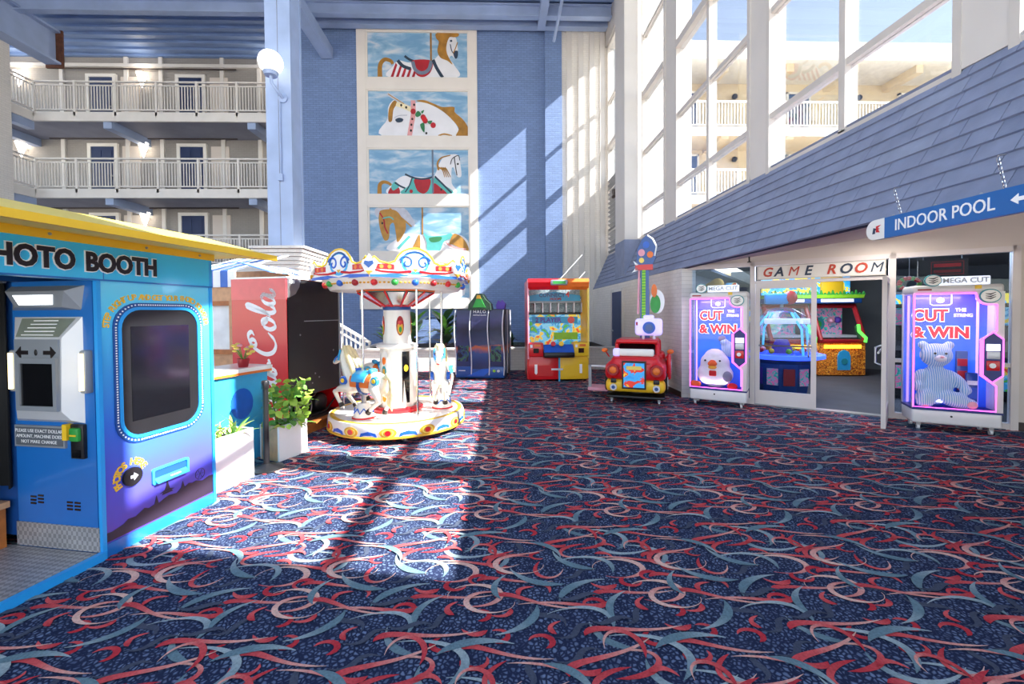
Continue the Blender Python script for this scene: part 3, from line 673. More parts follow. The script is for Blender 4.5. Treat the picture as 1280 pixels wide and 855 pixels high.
# window on the front panel
wc = (.412, 1.155); ow, oh = .66, .95
m = MB(); ring_prism(m, rrect(*wc, ow, oh, .16), rrect(*wc, ow-.055, oh-.055, .14), 'xz', -.022, -.012); bz = m.build('window_border', 'booth_navy', bo)
m = MB(); ring_prism(m, rrect(*wc, ow-.055, oh-.055, .14), rrect(*wc, ow-.095, oh-.095, .125), 'xz', -.026, -.012); m.build('window_trim', 'edge_blue', bz)
MB().prism(rrect(*wc, ow-.09, oh-.09, .125), 'xz', -.018, -.012).build('window_bezel', 'black_plastic', bo)
MB().prism([(.19, .83), (.62, .83), (.62, 1.47), (.19, 1.47)], 'xz', -.021, -.018).build('display_screen', 'screen_black', bo)
pth = rrect(*wc, ow-.028, oh-.028, .15, 10); pth.append(pth[0]); dm = MB(); acc = 0
for a, b in zip(pth, pth[1:]):
    d = math.hypot(b[0]-a[0], b[1]-a[1]); k = max(1, int(d/.0165))
    for i in range(k): t = i/k; dm.box(a[0]+(b[0]-a[0])*t-.0045, a[0]+(b[0]-a[0])*t+.0045, -.0245, -.021, a[1]+(b[1]-a[1])*t-.0045, a[1]+(b[1]-a[1])*t+.0045)
dm.build('bulb_dots', 'letter_white', bz)['kind'] = 'stuff'
rp = rrect(*wc, ow+.075, oh+.075, .2, 10); top = [q for q in rp if q[1] > 1.40]; top.sort(key=lambda q: math.atan2(q[1]-1.2, q[0]-.412), reverse=True)
path_text('arched_lettering', 'STEP RIGHT UP AND GET YOUR PHOTO SOUVENIR', top, .055, 'letter_yellow', bo, -.014, .0012)
sk = [(.014, .095), (.818, .095), (.818, .235), (.78, .24), (.72, .225), (.66, .245), (.63, .24), (.6, .25), (.565, .235), (.55, .285), (.535, .24), (.5, .215), (.44, .225), (.40, .215), (.36, .20), (.345, .26), (.33, .205), (.29, .195), (.26, .21), (.2, .18), (.15, .185), (.12, .165), (.05, .15), (.014, .155)]
mat('skyline', '2a2233', .4)
MB().prism(sk, 'xz', -.015, -.012).build('skyline_print', 'skyline', bo)
MB().prism([(.37, .26), (.41, .275), (.425, .335), (.43, .335), (.445, .275), (.485, .26)], 'xz', -.015, -.012).prism([(.385, .245), (.47, .245), (.46, .258), (.395, .258)], 'xz', -.015, -.012).build('tent_print', 'skyline', bo)
m = MB(); m.tube([(.7+.042*math.cos(t), -.013, .285+.042*math.sin(t)) for t in [2*PI*i/20 for i in range(20)]], .002, 4, True)
for i in range(6): m.tube([(.7, -.013, .285), (.7+.042*math.cos(i*PI/3), -.013, .285+.042*math.sin(i*PI/3))], .0012, 4)
m.build('wheel_print', 'skyline', bo)
# photo slot and button
m = MB(); ring_prism(m, rrect(.455, .40, .285, .115, .02), rrect(.455, .40, .255, .085, .012), 'xz', -.024, -.012); sl_ = m.build('photo_slot', 'sky_cyan', bo)
MB().box(.33, .58, -.014, -.0125, .36, .44).build('slot_back', 'booth_navy', sl_); MB().prism([(-.013, .36), (-.05, .352), (-.013, .385)], 'yz', .33, .58).build('slot_tray', 'sky_cyan', sl_); MB().box(.44, .52, -.034, -.022, .362, .372).build('photo_strip', 'letter_white', sl_)
cx, cz = .178, .462
MB().cyl((cx, -.012, cz), (cx, -.03, cz), .062, n=24).build('round_badge', 'black_plastic', bo, True); MB().prism([(cx-.02, cz-.01), (cx+.002, cz-.01), (cx+.002, cz-.026), (cx+.03, cz), (cx+.002, cz+.026), (cx+.002, cz+.01), (cx-.02, cz+.01)], 'xz', -.033, -.03).build('arrow_mark', 'silver_panel', bo)
path_text('arched_lettering', 'PHOTOS HERE', [(cx+.092*math.cos(R(a)), cz+.098*math.sin(R(a))) for a in range(215, 15, -5)], .062, 'letter_yellow', bo, -.014, .002)
# near-side console (faces -x)
MB().box(-.006, 0, .02, .65, .2, 1.765).build('side_panel', 'booth_blue', bo)
MB().box(-.012, 0, .0, .66, .045, .2).build('kick_plate', 'diamond_plate', bo)
def xz(y0, y1, poly, nm, mt, par=bo, sm=False): return MB().prism(poly, 'xz', y0, y1).build(nm, mt, par)
m = MB(); a = [(0, .07, 1.74), (0, .66, 1.74), (0, .66, 1.58), (0, .10, 1.58)]; b = [(-.08, .13, 1.70), (-.08, .585, 1.70), (-.06, .54, 1.60), (-.06, .18, 1.60)]
m.add(a+b, [(0, 1, 2, 3), (4, 5, 6, 7), (0, 1, 5, 4), (1, 2, 6, 5), (2, 3, 7, 6), (3, 0, 4, 7)]); hood = m.build('light_hood', 'grey_panel', bo)
MB().add([(-.0785, .22, 1.676), (-.0785, .53, 1.676), (-.0665, .50, 1.615), (-.0665, .24, 1.615), (-.07, .22, 1.676), (-.07, .53, 1.676), (-.058, .50, 1.615), (-.058, .24, 1.615)], [(0, 1, 2, 3), (4, 7, 6, 5), (0, 4, 5, 1), (1, 5, 6, 2), (2, 6, 7, 3), (3, 7, 4, 0)]).build('light_panel', 'led_white', hood)
cons = [(0, 1.55), (-.074, 1.41), (-.08, .95), (-.05, .89), (0, .86)]
m = MB(); ya0, ya1 = .09, .64; yb0, yb1 = .17, .52
vs_ = []
for (xx, zz) in cons:
    t = -xx/.08; vs_ += [(xx, ya0+(yb0-ya0)*t, zz), (xx, ya1+(yb1-ya1)*t, zz)]
m.add(vs_, [(0, 1, 3, 2), (2, 3, 5, 4), (4, 5, 7, 6), (6, 7, 9, 8), (8, 9, 1, 0), (0, 2, 4, 6, 8), (1, 9, 7, 5, 3)]); cs_ = m.build('console', 'silver_panel', bo)
MB().box(-.086, -.076, .175, .515, .96, 1.40).build('console_face', 'grey_panel', cs_)
MB().box(-.092, -.084, .205, .46, .985, 1.25).build('touch_screen', 'screen_black', cs_)
m = MB(); ring_prism(m, [(.178, .955), (.49, .955), (.49, 1.285), (.178, 1.285)], [(.205, .985), (.46, .985), (.46, 1.25), (.205, 1.25)], 'yz', -.10, -.08); m.build('screen_frame', 'grey_panel', cs_)
ip = MB(); ip.add([(-.08, .185, 1.415), (-.08, .51, 1.415), (-.02, .55, 1.53), (-.02, .14, 1.53), (-.072, .185, 1.415), (-.072, .51, 1.415), (-.012, .55, 1.53), (-.012, .14, 1.53)], [(0, 1, 2, 3), (4, 7, 6, 5), (0, 4, 5, 1), (1, 5, 6, 2), (2, 6, 7, 3), (3, 7, 4, 0)]); mat('instr_plate', '8b9488', .4, .2); ip.build('instruction_plate', 'instr_plate', cs_)
for i in range(5): MB().box(-.031-.0115*i, -.028-.0115*i, .25-.006*i, .44+.008*i, 1.512-.022*i, 1.518-.022*i).build('printed_line', 'letter_white', cs_)
for y, s in ((.235, -1), (.455, 1)):
    MB().prism([(y-.05*s, 1.33), (y+.005*s, 1.33), (y+.005*s, 1.355), (y+.045*s, 1.318), (y+.005*s, 1.28), (y+.005*s, 1.305), (y-.05*s, 1.305)], 'yz', -.09, -.084).build('arrow_mark', 'letter_black', cs_)
MB().sph((-.087, .345, 1.318), (.004, .012, .02), 10, 8).build('camera_lens', 'black_plastic', cs_, True)
for y in (.05, .60):
    br = MB().rbox(-.05, 0, y-.025, y+.025, 1.06, 1.33, .012).build('light_bar', 'grey_panel', bo, True); MB().cyl((-.052, y, 1.08), (-.052, y, 1.31), .014).build('tube_lamp', 'led_warm', br, True)
nt = MB().box(-.02, -.006, .24, .64, .70, .84).build('notice_plate', 'grey_panel', bo)
mat('notice_grey', '5d626a', .5); MB().box(-.023, -.02, .255, .625, .712, .828).build('notice_face', 'notice_grey', nt)
for i, s in enumerate(('PLEASE USE EXACT DOLLAR', 'AMOUNT, MACHINE DOES', 'NOT MAKE CHANGE')): text('lettering', s, .03, (-.0235, .44, .805-i*.035), 'letter_white', nt, rot=(PI/2, 0, -PI/2), ext=.0006)
acp = MB().rbox(-.03, 0, .085, .185, .64, .86, .008).build('bill_acceptor', 'black_plastic', bo, True); MB().rbox(-.05, -.02, .10, .17, .755, .84, .01).build('acceptor_bezel', 'green', acp, True); MB().box(-.053, -.049, .11, .16, .79, .8).build('slot_light', 'yellow', acp); MB().box(-.034, -.028, .105, .165, .65, .70).build('coin_cup', 'screen_black', acp)
MB().box(-.045, -.006, .19, .225, .76, .86).build('acceptor_side', 'yellow', acp)
for y0, z0 in ((.5, .32), (.44, .33), (.15, .3), (.21, .3)): 
    m = MB()
    for i in range(3): m.box(-.009, -.006, y0, y0+.045, z0+i*.022, z0+.012+i*.022)
    m.build('vent_slots', 'screen_black', bo)
# platform, curtain, bench
pfm = MB().box(-1.75, -.012, 0.0, 1.35, 0, .04).build('platform', 'diamond_plate', bo); MB().box(-1.75, -.0, -.035, 0, 0, .05).build('platform_edge', 'edge_blue', bo)
cm = MB(); k = 40
for i in range(k):
    t = i/(k-1); yy = .665+.6*t; dx = .02*math.sin(t*34)
    cm.v += [(-.035+dx, yy, 1.76), (-.035+dx*1.3+.02*math.sin(t*5), yy, .42+.2*t)]
cm.f = [(2*i, 2*i+1, 2*i+3, 2*i+2) for i in range(k-1)]; cur = cm.build('curtain', 'curtain_black', bo, True); sm_ = cur.modifiers.new('thick', 'SOLIDIFY'); sm_.thickness = .008
MB().cyl((-.035, .66, 1.77), (-.035, 1.34, 1.77), .012).build('curtain_rail', 'steel', bo)
bnc = MB().box(-.75, -.04, .70, 1.1, .04, .30).build('bench', 'wood', bo); MB().box(-.78, -.03, .68, 1.12, .30, .34).build('bench_top', 'wood_light', bnc)
MB().rbox(-.7, -.1, .72, 1.05, .42, .62, .08, 3).build('stool_cushion', 'black_plastic', bo, True); MB().tube([(-.12, .70, .40), (-.3, .66, .42), (-.6, .70, .40)], .02, 8).build('cushion_rim', 'chrome', bo, True)
MB().cyl((-.4, .9, .34), (-.4, .9, .44), .06).build('stool_post', 'steel', bo, True)
# ================================================================ CAROUSEL
CC = (-1.385, 5.9)
ca = thing('kiddie_carousel', 'small painted three-horse carousel with scrolled crest', 'carousel', (CC[0], CC[1], 0), R(-90-3))
mat('horse_white', 'f3ead9', .3, coat=.4, nz=(6, .06)); mat('mane_cream', 'efd9a4', .5, nz=(14, .2)); mat('hoof', '2a2220', .4); mat('carousel_white', 'f4efe6', .35, coat=.3, nz=(4, .04))
pf = MB().lathe([(0, .06), (.80, .06), (.875, .085), (.885, .10), (.885, .225), (.875, .25), (.0, .25)], 64).build('platform', 'carousel_white', ca, True)
MB().lathe([(.886, .075), (.9, .085), (.9, .1), (.886, .11)], 64).build('lower_trim', 'gold', pf, True)
MB().lathe([(.80, .25), (.83, .262), (.86, .25)], 64).build('upper_trim', 'gold', pf, True)
def curved(m, poly, r, d0, d1, a0):
    """polygon (s along the rim in metres, z) bent onto a cylinder of radius r"""
    n = len(poly); vs = []
    for d in (d0, d1):
        for s, z in poly: a = a0+s/r; vs.append(((r+d)*math.cos(a), (r+d)*math.sin(a), z))
    m.add(vs, [tuple(range(n)), tuple(range(2*n-1, n-1, -1))]+[(i, (i+1) % n, n+(i+1) % n, n+i) for i in range(n)])
def ell(cx, cz, rx, rz, n=18): return [(cx+rx*math.cos(2*PI*i/n), cz+rz*math.sin(2*PI*i/n)) for i in range(n)]
for k in range(12):
    a = 2*PI*k/12+.15
    m = MB(); curved(m, ell(0, .155, .10, .058), .885, .001, .007, a); md = m.build('rim_medallion', 'gold', pf)
    for mt_, rx, rz, d in (('yellow_pale', .07, .045, .010), ('gold', .05, .036, .0125), ('red', .034, .03, .017)):
        m = MB(); curved(m, ell(0, .155, rx, rz), .885, .006, d, a); m.build('medallion_ring', mt_, md)
    m = MB(); curved(m, [(-.11, .10), (-.05, .125), (.05, .125), (.11, .10), (.09, .15), (.0, .172), (-.09, .15)], .885, .001, .006, a+PI/12); m.build('rim_wave', 'blue', pf)
for k in range(3): MB().cyl((.7*math.cos(k*2.1+.4), .7*math.sin(k*2.1+.4), 0), (.7*math.cos(k*2.1+.4), .7*math.sin(k*2.1+.4), .07), .025).build('levelling_foot', 'steel', ca)
MB().lathe([(.34, .25), (.34, .285), (.30, .31), (.26, .31)], 40).build('column_foot', 'red', ca, True)
MB().lathe([(0, .3), (.245, .3), (.235, .7), (.225, 1.09), (0, 1.09)], 10).build('lower_column', 'carousel_white', ca)
MB().lathe([(0, 1.08), (.265, 1.08), (.28, 1.10), (.265, 1.13), (.2, 1.145), (0, 1.145)], 30).build('column_collar', 'carousel_white', ca, True)
MB().lathe([(0, 1.14), (.185, 1.14), (.175, 1.6), (0, 1.6)], 30).build('upper_column', 'carousel_white', ca, True)
MB().lathe([(.176, 1.585), (.19, 1.6), (.185, 1.635), (.17, 1.64)], 30).build('column_ring', 'booth_navy', ca, True)
for k in range(5):
    a = 2*PI*k/5+.75
    f = MB(); curved(f, [(-.052, .36), (.052, .36), (.052, 1.04), (-.052, 1.04)], .236, 0, .004, a)
    if k == 0:
        o = f.build('mirror_panel', 'screen_black', ca); m = MB(); curved(m, ell(0, .82, .03, .045), .24, .002, .006, a); m.build('coin_label', 'yellow', o)
    else:
        o = f.build('column_panel', 'carousel_white', ca)
        for (pz, rx, rz, mt_) in ((.92, .03, .05, 'orange'), (.78, .036, .075, 'teal'), (.78, .02, .04, 'gold'), (.6, .02, .09, 'red'), (.45, .036, .07, 'gold')):
            m = MB(); curved(m, ell(0, pz, rx, rz, 12), .242, 0, .004, a); m.build('panel_ornament', mt_, o)
for k in range(4):
    a = 2*PI*k/4+.5
    m = MB(); curved(m, ell(0, 1.38, .05, .13, 14), .178, 0, .008, a); o = m.build('column_crest', 'red_dark', ca)
    m = MB(); curved(m, ell(0, 1.35, .036, .085, 14), .178, .006, .012, a); m.build('crest_field', 'gold', o); m = MB(); curved(m, ell(0, 1.33, .018, .04, 10), .178, .01, .016, a); m.build('crest_gem', 'green', o); m = MB(); curved(m, ell(0, 1.42, .03, .03, 10), .178, .006, .014, a); m.build('crest_rose', 'red', o)
# inverted mirror cone
MB().lathe([(.2, 1.645), (.50, 1.825), (.48, 1.83), (.18, 1.66)], 12).build('mirror_cone', 'teal', ca)
for k in range(12):
    a0, a1 = 2*PI*k/12, 2*PI*(k+1)/12
    def cp(r, z, a, e=.006): return ((r+e)*math.cos(a), (r+e)*math.sin(a), z-e)
    q0, q1 = a0+.05, a1-.05
    MB().add([cp(.215, 1.654, q0), cp(.215, 1.654, q1), cp(.485, 1.815, q1), cp(.485, 1.815, q0), cp(.215, 1.654, q0, .002), cp(.215, 1.654, q1, .002), cp(.485, 1.815, q1, .002), cp(.485, 1.815, q0, .002)], [(0,1,2,3), (4,7,6,5), (0,4,5,1), (1,5,6,2), (2,6,7,3), (3,7,4,0)]).build('mirror_facet', 'chrome', ca)
    MB().tube([cp(.2, 1.645, a0, .01), cp(.5, 1.825, a0, .01)], .013, 6).build('cone_rib', 'red', ca, True)
MB().lathe([(.47, 1.82), (.52, 1.825), (.52, 1.865), (.45, 1.865)], 12).build('cone_rim', 'orange', ca)
MB().lathe([(.19, 1.63), (.225, 1.64), (.225, 1.665), (.19, 1.668)], 24).build('cone_foot_ring', 'red', ca, True)
# canopy underside, light band, crest
MB().lathe([(0, 1.86), (.80, 1.835), (.84, 1.845), (.84, 1.86), (0, 1.9)], 48).build('canopy_underside', 'carousel_white', ca, True)
lb = MB().lathe([(.83, 1.835), (.93, 1.965), (.91, 1.97), (.82, 1.86)], 48).build('light_band', 'carousel_white', ca, True)
for k in range(24):
    a = 2*PI*k/24; r_ = .892; c_ = (r_*math.cos(a), r_*math.sin(a), 1.905)
    MB().sph(c_, (.04, .04, .04), 10, 8).build('bulb', ['red', 'green', 'blue', 'red_dark'][k % 4], lb, True)
    a2 = a+PI/24
    for q in (-.055, 0, .055):
        MB().sph((r_*math.cos(a2+q), r_*math.sin(a2+q), 1.903), (.016, .016, .012), 8, 6).build('band_scroll', 'gold', lb, True)
RH = 1.03; NF = 6
SW = 2*RH*math.sin(PI/NF)
crest = [(-SW/2, 1.955), (SW/2, 1.955), (SW/2+.012, 2.13), (SW/2-.05, 2.185), (SW/2-.11, 2.13), (SW/2-.22, 2.11), (.30, 2.115), (.235, 2.14), (.20, 2.2), (.14, 2.262), (.06, 2.295), (0, 2.3)]
crest = crest+[(-x, z) for x, z in crest[::-1][1:-2]]+[(-SW/2-.012, 2.13)]
def scroll(cx, cz, s, r0, turns, flip=1, n=26):
    pts = []
    for i in range(n):
        t = i/(n-1); a = PI*.1+turns*2*PI*t; r = r0*(1-.82*t); pts.append((cx+flip*r*math.cos(a), cz+r*math.sin(a)))
    return pts
for k in range(NF):
    a = 2*PI*(k+.5)/NF; ap = RH*math.cos(PI/NF)
    T = Matrix.Translation((ap*math.cos(a), ap*math.sin(a), 0)) @ Matrix.Rotation(a+PI/2, 4, 'Z')
    def flat(nm, poly, y0, y1, mt_, par): m = MB(); m.T = T; m.prism(poly, 'xz', y0, y1); return m.build(nm, mt_, par)
    cp_ = flat('crest_panel', crest, -.012, .012, 'carousel_white', ca)
    m = MB(); m.T = T; m.tube([(x, -.012, z) for x, z in crest[2:-1]], .011, 6); m.build('crest_edge', 'yellow', cp_, True)
    flat('crest_stripe', [(-SW/2, 1.955), (SW/2, 1.955), (SW/2, 1.985), (.2, 2.0), (0, 1.972), (-.2, 2.0), (-SW/2, 1.985)], -.016, -.012, 'blue', cp_)
    for s in (-1, 1):
        m = MB(); m.T = T; m.tube([(s*x, -.014, z) for x, z in ((.05, 2.03), (.2, 2.015), (.38, 2.02), (.5, 2.045))], [.016, .013, .011, .008], 6); m.build('crest_red_scroll', 'red', cp_, True)
        x0, x1 = sorted((s*.245, s*.445)); flat('crest_red_panel', [(x0, 2.045), (x1, 2.045), (x1, 2.105), (x0, 2.105)], -.017, -.012, 'red', cp_)
        for q in (.30, .39): m = MB(); m.T = T; m.prism(ell(s*q, 2.075, .024, .024, 12), 'xz', -.021, -.012); m.build('crest_dot', 'orange', cp_)
        m = MB(); m.T = T; m.tube([(x, -.016, z) for x, z in scroll(s*.1, 2.13, 1, .085, 1.1, s)], [.014]*6+[.011]*20, 6); m.build('crest_blue_scroll', 'blue', cp_, True)
    m = MB(); m.T = T; m.tube([(.17*math.cos(t), -.014, 2.11+.15*math.sin(t)) for t in [R(5+17*i) for i in range(11)]], .011, 6); m.build('crest_arch', 'booth_navy', cp_, True)
    flat('crest_fan', ell(0, 2.125, .165, .135, 24), -.0135, -.012, 'sky_cyan', cp_); flat('crest_fan_face', ell(0, 2.135, .14, .105, 24), -.015, -.0135, 'carousel_white', cp_)
    flat('crest_heart', [(-.035, 2.06), (.035, 2.06), (.0, 2.02)], -.018, -.012, 'gold', cp_)
    av = 2*PI*k/NF; Tv = Matrix.Translation(((RH-.005)*math.cos(av), (RH-.005)*math.sin(av), 0)) @ Matrix.Rotation(av+PI/2, 4, 'Z')
    m = MB(); m.T = Tv; m.prism([(-.05, 2.02), (.05, 2.02), (.085, 2.09), (.07, 2.14), (.035, 2.15), (0, 2.21), (-.035, 2.15), (-.07, 2.14), (-.085, 2.09)], 'xz', -.03, .0); o = m.build('corner_shield', 'carousel_white', ca)
    m = MB(); m.T = Tv; m.prism([(0, 2.05), (.055, 2.10), (.045, 2.135), (.0, 2.125), (-.045, 2.135), (-.055, 2.10)], 'xz', -.036, -.03); m.build('shield_heart', 'booth_navy', o)
    m = MB(); m.T = Tv; m.prism([(-.04, 2.02), (.04, 2.02), (.0, 1.975)], 'xz', -.036, -.0); m.build('shield_tip', 'gold', o)
# horses
def limb(m, pts, rs):
    m.tube(pts, rs, 8)
    for p, r in zip(pts, rs): m.sph(p, r*.98, 8, 6)
def make_horse(parent):
    h = bpy.data.objects.new('carousel_horse', None); COL.objects.link(h); h.parent = parent; h.empty_display_size = .1
    m = MB()
    for c, r in (((-.17, 0, .69), (.14, .10, .14)), ((0, 0, .68), (.22, .105, .12)), ((.2, 0, .70), (.15, .11, .135))): m.sph(c, r, 16, 10)
    limb(m, [(-.19, 0, .74), (-.27, 0, .86), (-.32, 0, .97), (-.33, 0, 1.04)], [.115, .088, .07, .062])
    limb(m, [(-.32, 0, 1.045), (-.39, 0, 1.0), (-.45, 0, .955), (-.50, 0, .925)], [.064, .052, .04, .034])
    for s in (-1, 1):
        m.cyl((-.305, s*.035, 1.08), (-.30, s*.042, 1.165), .024, .004, 8)
    limb(m, [(-.19, -.06, .62), (-.36, -.065, .60), (-.44, -.065, .56), (-.38, -.065, .46), (-.34, -.065, .42)], [.065, .042, .034, .026, .026])
    limb(m, [(-.19, .06, .62), (-.31, .065, .55), (-.36, .065, .50), (-.28, .065, .43), (-.24, .065, .40)], [.065, .042, .034, .026, .026])
    limb(m, [(.23, -.06, .64), (.29, -.07, .54), (.30, -.07, .50), (.20, -.07, .42), (.15, -.07, .37)], [.085, .055, .042, .028, .026])
    limb(m, [(.23, .06, .64), (.33, .07, .55), (.36, .07, .51), (.30, .07, .41), (.27, .07, .36)], [.085, .055, .042, .028, .026])
    bd = fuse('horse_body', m, 'horse_white', h, .013, 3)
    for (p, q) in (((-.34, -.065, .425), (-.315, -.065, .375)), ((-.24, .065, .405), (-.21, .065, .36)), ((.15, -.07, .375), (.115, -.07, .34)), ((.27, .07, .365), (.25, .07, .315))): MB().cyl(p, q, .03, .036, 10).build('hoof', 'hoof', h, True)
    m = MB()
    for i in range(14):
        t = i/13; z = 1.10-.32*t; x = -.285+.13*t+.03*math.sin(t*3)
        for s in (-1, 0, 1): limb(m, [(x-.01, s*.03, z+.02), (x+.045, s*.062, z-.03), (x+.06+.02*math.sin(i*2.), s*.085, z-.115)], [.03, .028, .008])
    limb(m, [(-.33, 0, 1.10), (-.38, 0, 1.08), (-.40, 0, 1.03)], [.03, .022, .008])
    fuse('mane', m, 'mane_cream', h, .011, 1)
    m = MB(); limb(m, [(.31, 0, .76), (.38, 0, .80), (.44, 0, .74), (.445, 0, .60), (.41, 0, .47), (.43, 0, .38)], [.03, .045, .052, .055, .042, .01]); limb(m, [(.40, 0, .6), (.38, .02, .48), (.36, .02, .41)], [.03, .03, .008]); fuse('tail', m, 'mane_cream', h, .012, 1)
    def drape(nm, x0, x1, r, ang, mt_, zc=.69, e=1.08, taper=0):
        m = MB(); n = 14; vs = []
        for rr in (r, r+.014):
            for j, x in enumerate((x0, (x0+x1)/2, x1)):
                for i in range(n+1):
                    t = R(90-ang+2*ang*i/n); k = 1-taper*abs(i-n/2)/(n/2)*(1 if j != 1 else 0)
                    xx = (x0+x1)/2+(x-(x0+x1)/2)*k
                    vs.append((xx, rr*math.cos(t)*.93, zc+rr*e*math.sin(t)))
        w_ = n+1; fs = []
        for L in (0, 1):
            for j in range(2):
                for i in range(n): o = L*3*w_; fs.append((o+j*w_+i, o+j*w_+i+1, o+(j+1)*w_+i+1, o+(j+1)*w_+i))
        B = 3*w_
        for i in range(n): fs += [(i, B+i, B+i+1, i+1), (2*w_+i, 2*w_+i+1, B+2*w_+i+1, B+2*w_+i)]
        for j in range(2): fs += [(j*w_, (j+1)*w_, B+(j+1)*w_, B+j*w_), (j*w_+n, B+j*w_+n, B+(j+1)*w_+n, (j+1)*w_+n)]
        m.add(vs, fs); return m.build(nm, mt_, h, True)
    drape('saddle_blanket', -.17, .21, .118, 105, 'orange', .685, 1.04, .25)
    drape('saddle', -.12, .13, .130, 80, 'sky_cyan', .69, 1.06, .2)
    MB().rbox(-.14, -.09, -.05, .05, .815, .87, .02).build('pommel', 'blue', h, True); MB().rbox(.10, .17, -.06, .06, .81, .87, .025).build('cantle', 'sky_cyan', h, True)
    drape('girth', -.015, .03, .125, 178, 'booth_navy', .68, 1.0)
    for s in (-1, 1):
        for (x, z, mt_) in ((-.235, .72, 'blue'), (.27, .74, 'sky_cyan')):
            ro = MB().cyl((x, s*.085, z), (x, s*.128, z), .055, .05, 18).build('rosette', mt_, h, True); MB().cyl((x, s*.125, z), (x, s*.138, z), .026, n=14).build('rosette_centre', 'yellow', h, True)
        MB().sph((-.385, s*.048, 1.02), (.016, .01, .014), 8, 6).build('eye', 'hoof', h, True)
        MB().tube([(-.34, s*.062, 1.09), (-.36, s*.066, 1.02), (-.38, s*.06, .96)], .012, 6).build('bridle_strap', 'sky_cyan', h, True); MB().tube([(-.36, s*.066, 1.02), (-.42, s*.056, .99), (-.46, s*.045, .955)], .011, 6).build('bridle_strap', 'blue', h, True)
    MB().lathe([(.042, 0), (.052, .012), (.045, .024)], 14, (0, 0, 0)).build('nose_band', 'sky_cyan', h, True).matrix_local = Matrix.Translation((-.455, 0, .95)) @ Matrix.Rotation(R(-57), 4, 'Y')
    MB().sph((-.505, 0, .912), (.022, .024, .018), 10, 8).build('muzzle', 'red', h, True)
    MB().cyl((-.02, 0, .78), (-.02, 0, 1.86), .014, n=10).build('pole', 'chrome', h, True); MB().cyl((-.02, 0, .3), (-.02, 0, .6), .03, n=12).build('lower_pole', 'steel', h, True)
    bt = MB().lathe([(.0, .25), (.135, .25), (.125, .30), (.09, .40), (.06, .44), (0, .44)], 20, (-.02, 0, 0)).build('pedestal', 'carousel_white', h, True)
    MB().lathe([(.131, .255), (.145, .26), (.136, .275), (.128, .275)], 20, (-.02, 0, 0)).build('pedestal_ring', 'red', bt, True)
    m = MB()
    for i in range(8):
        a0, a1, a2 = [2*PI*(i+q)/8 for q in (0, .5, 1)]
        m.tube([(-.02+.102*math.cos(a0), .102*math.sin(a0), .385), (-.02+.122*math.cos(a1), .122*math.sin(a1), .325), (-.02+.102*math.cos(a2), .102*math.sin(a2), .385)], .008, 5)
    m.build('pedestal_chevron', 'blue', bt, True)
    return h
h0 = make_horse(ca)
rz0 = ca.rotation_euler.z
for k, th in enumerate((-118, 2, 122)):
    h = h0 if k == 0 else copy_tree(h0, ca)
    lt = R(th)-rz0
    h.location = (.60*math.cos(lt), .60*math.sin(lt), 0)
    hd_ = R(th)-PI/2            # heading, clockwise
    h.rotation_euler = (0, 0, hd_-PI-rz0)
for k in range(3):
    a = R(-118+60+120*k)-rz0
    MB().cyl((.72*math.cos(a), .72*math.sin(a), .25), (.72*math.cos(a), .72*math.sin(a), 1.85), .012, n=8).build('canopy_pole', 'chrome', ca, True)
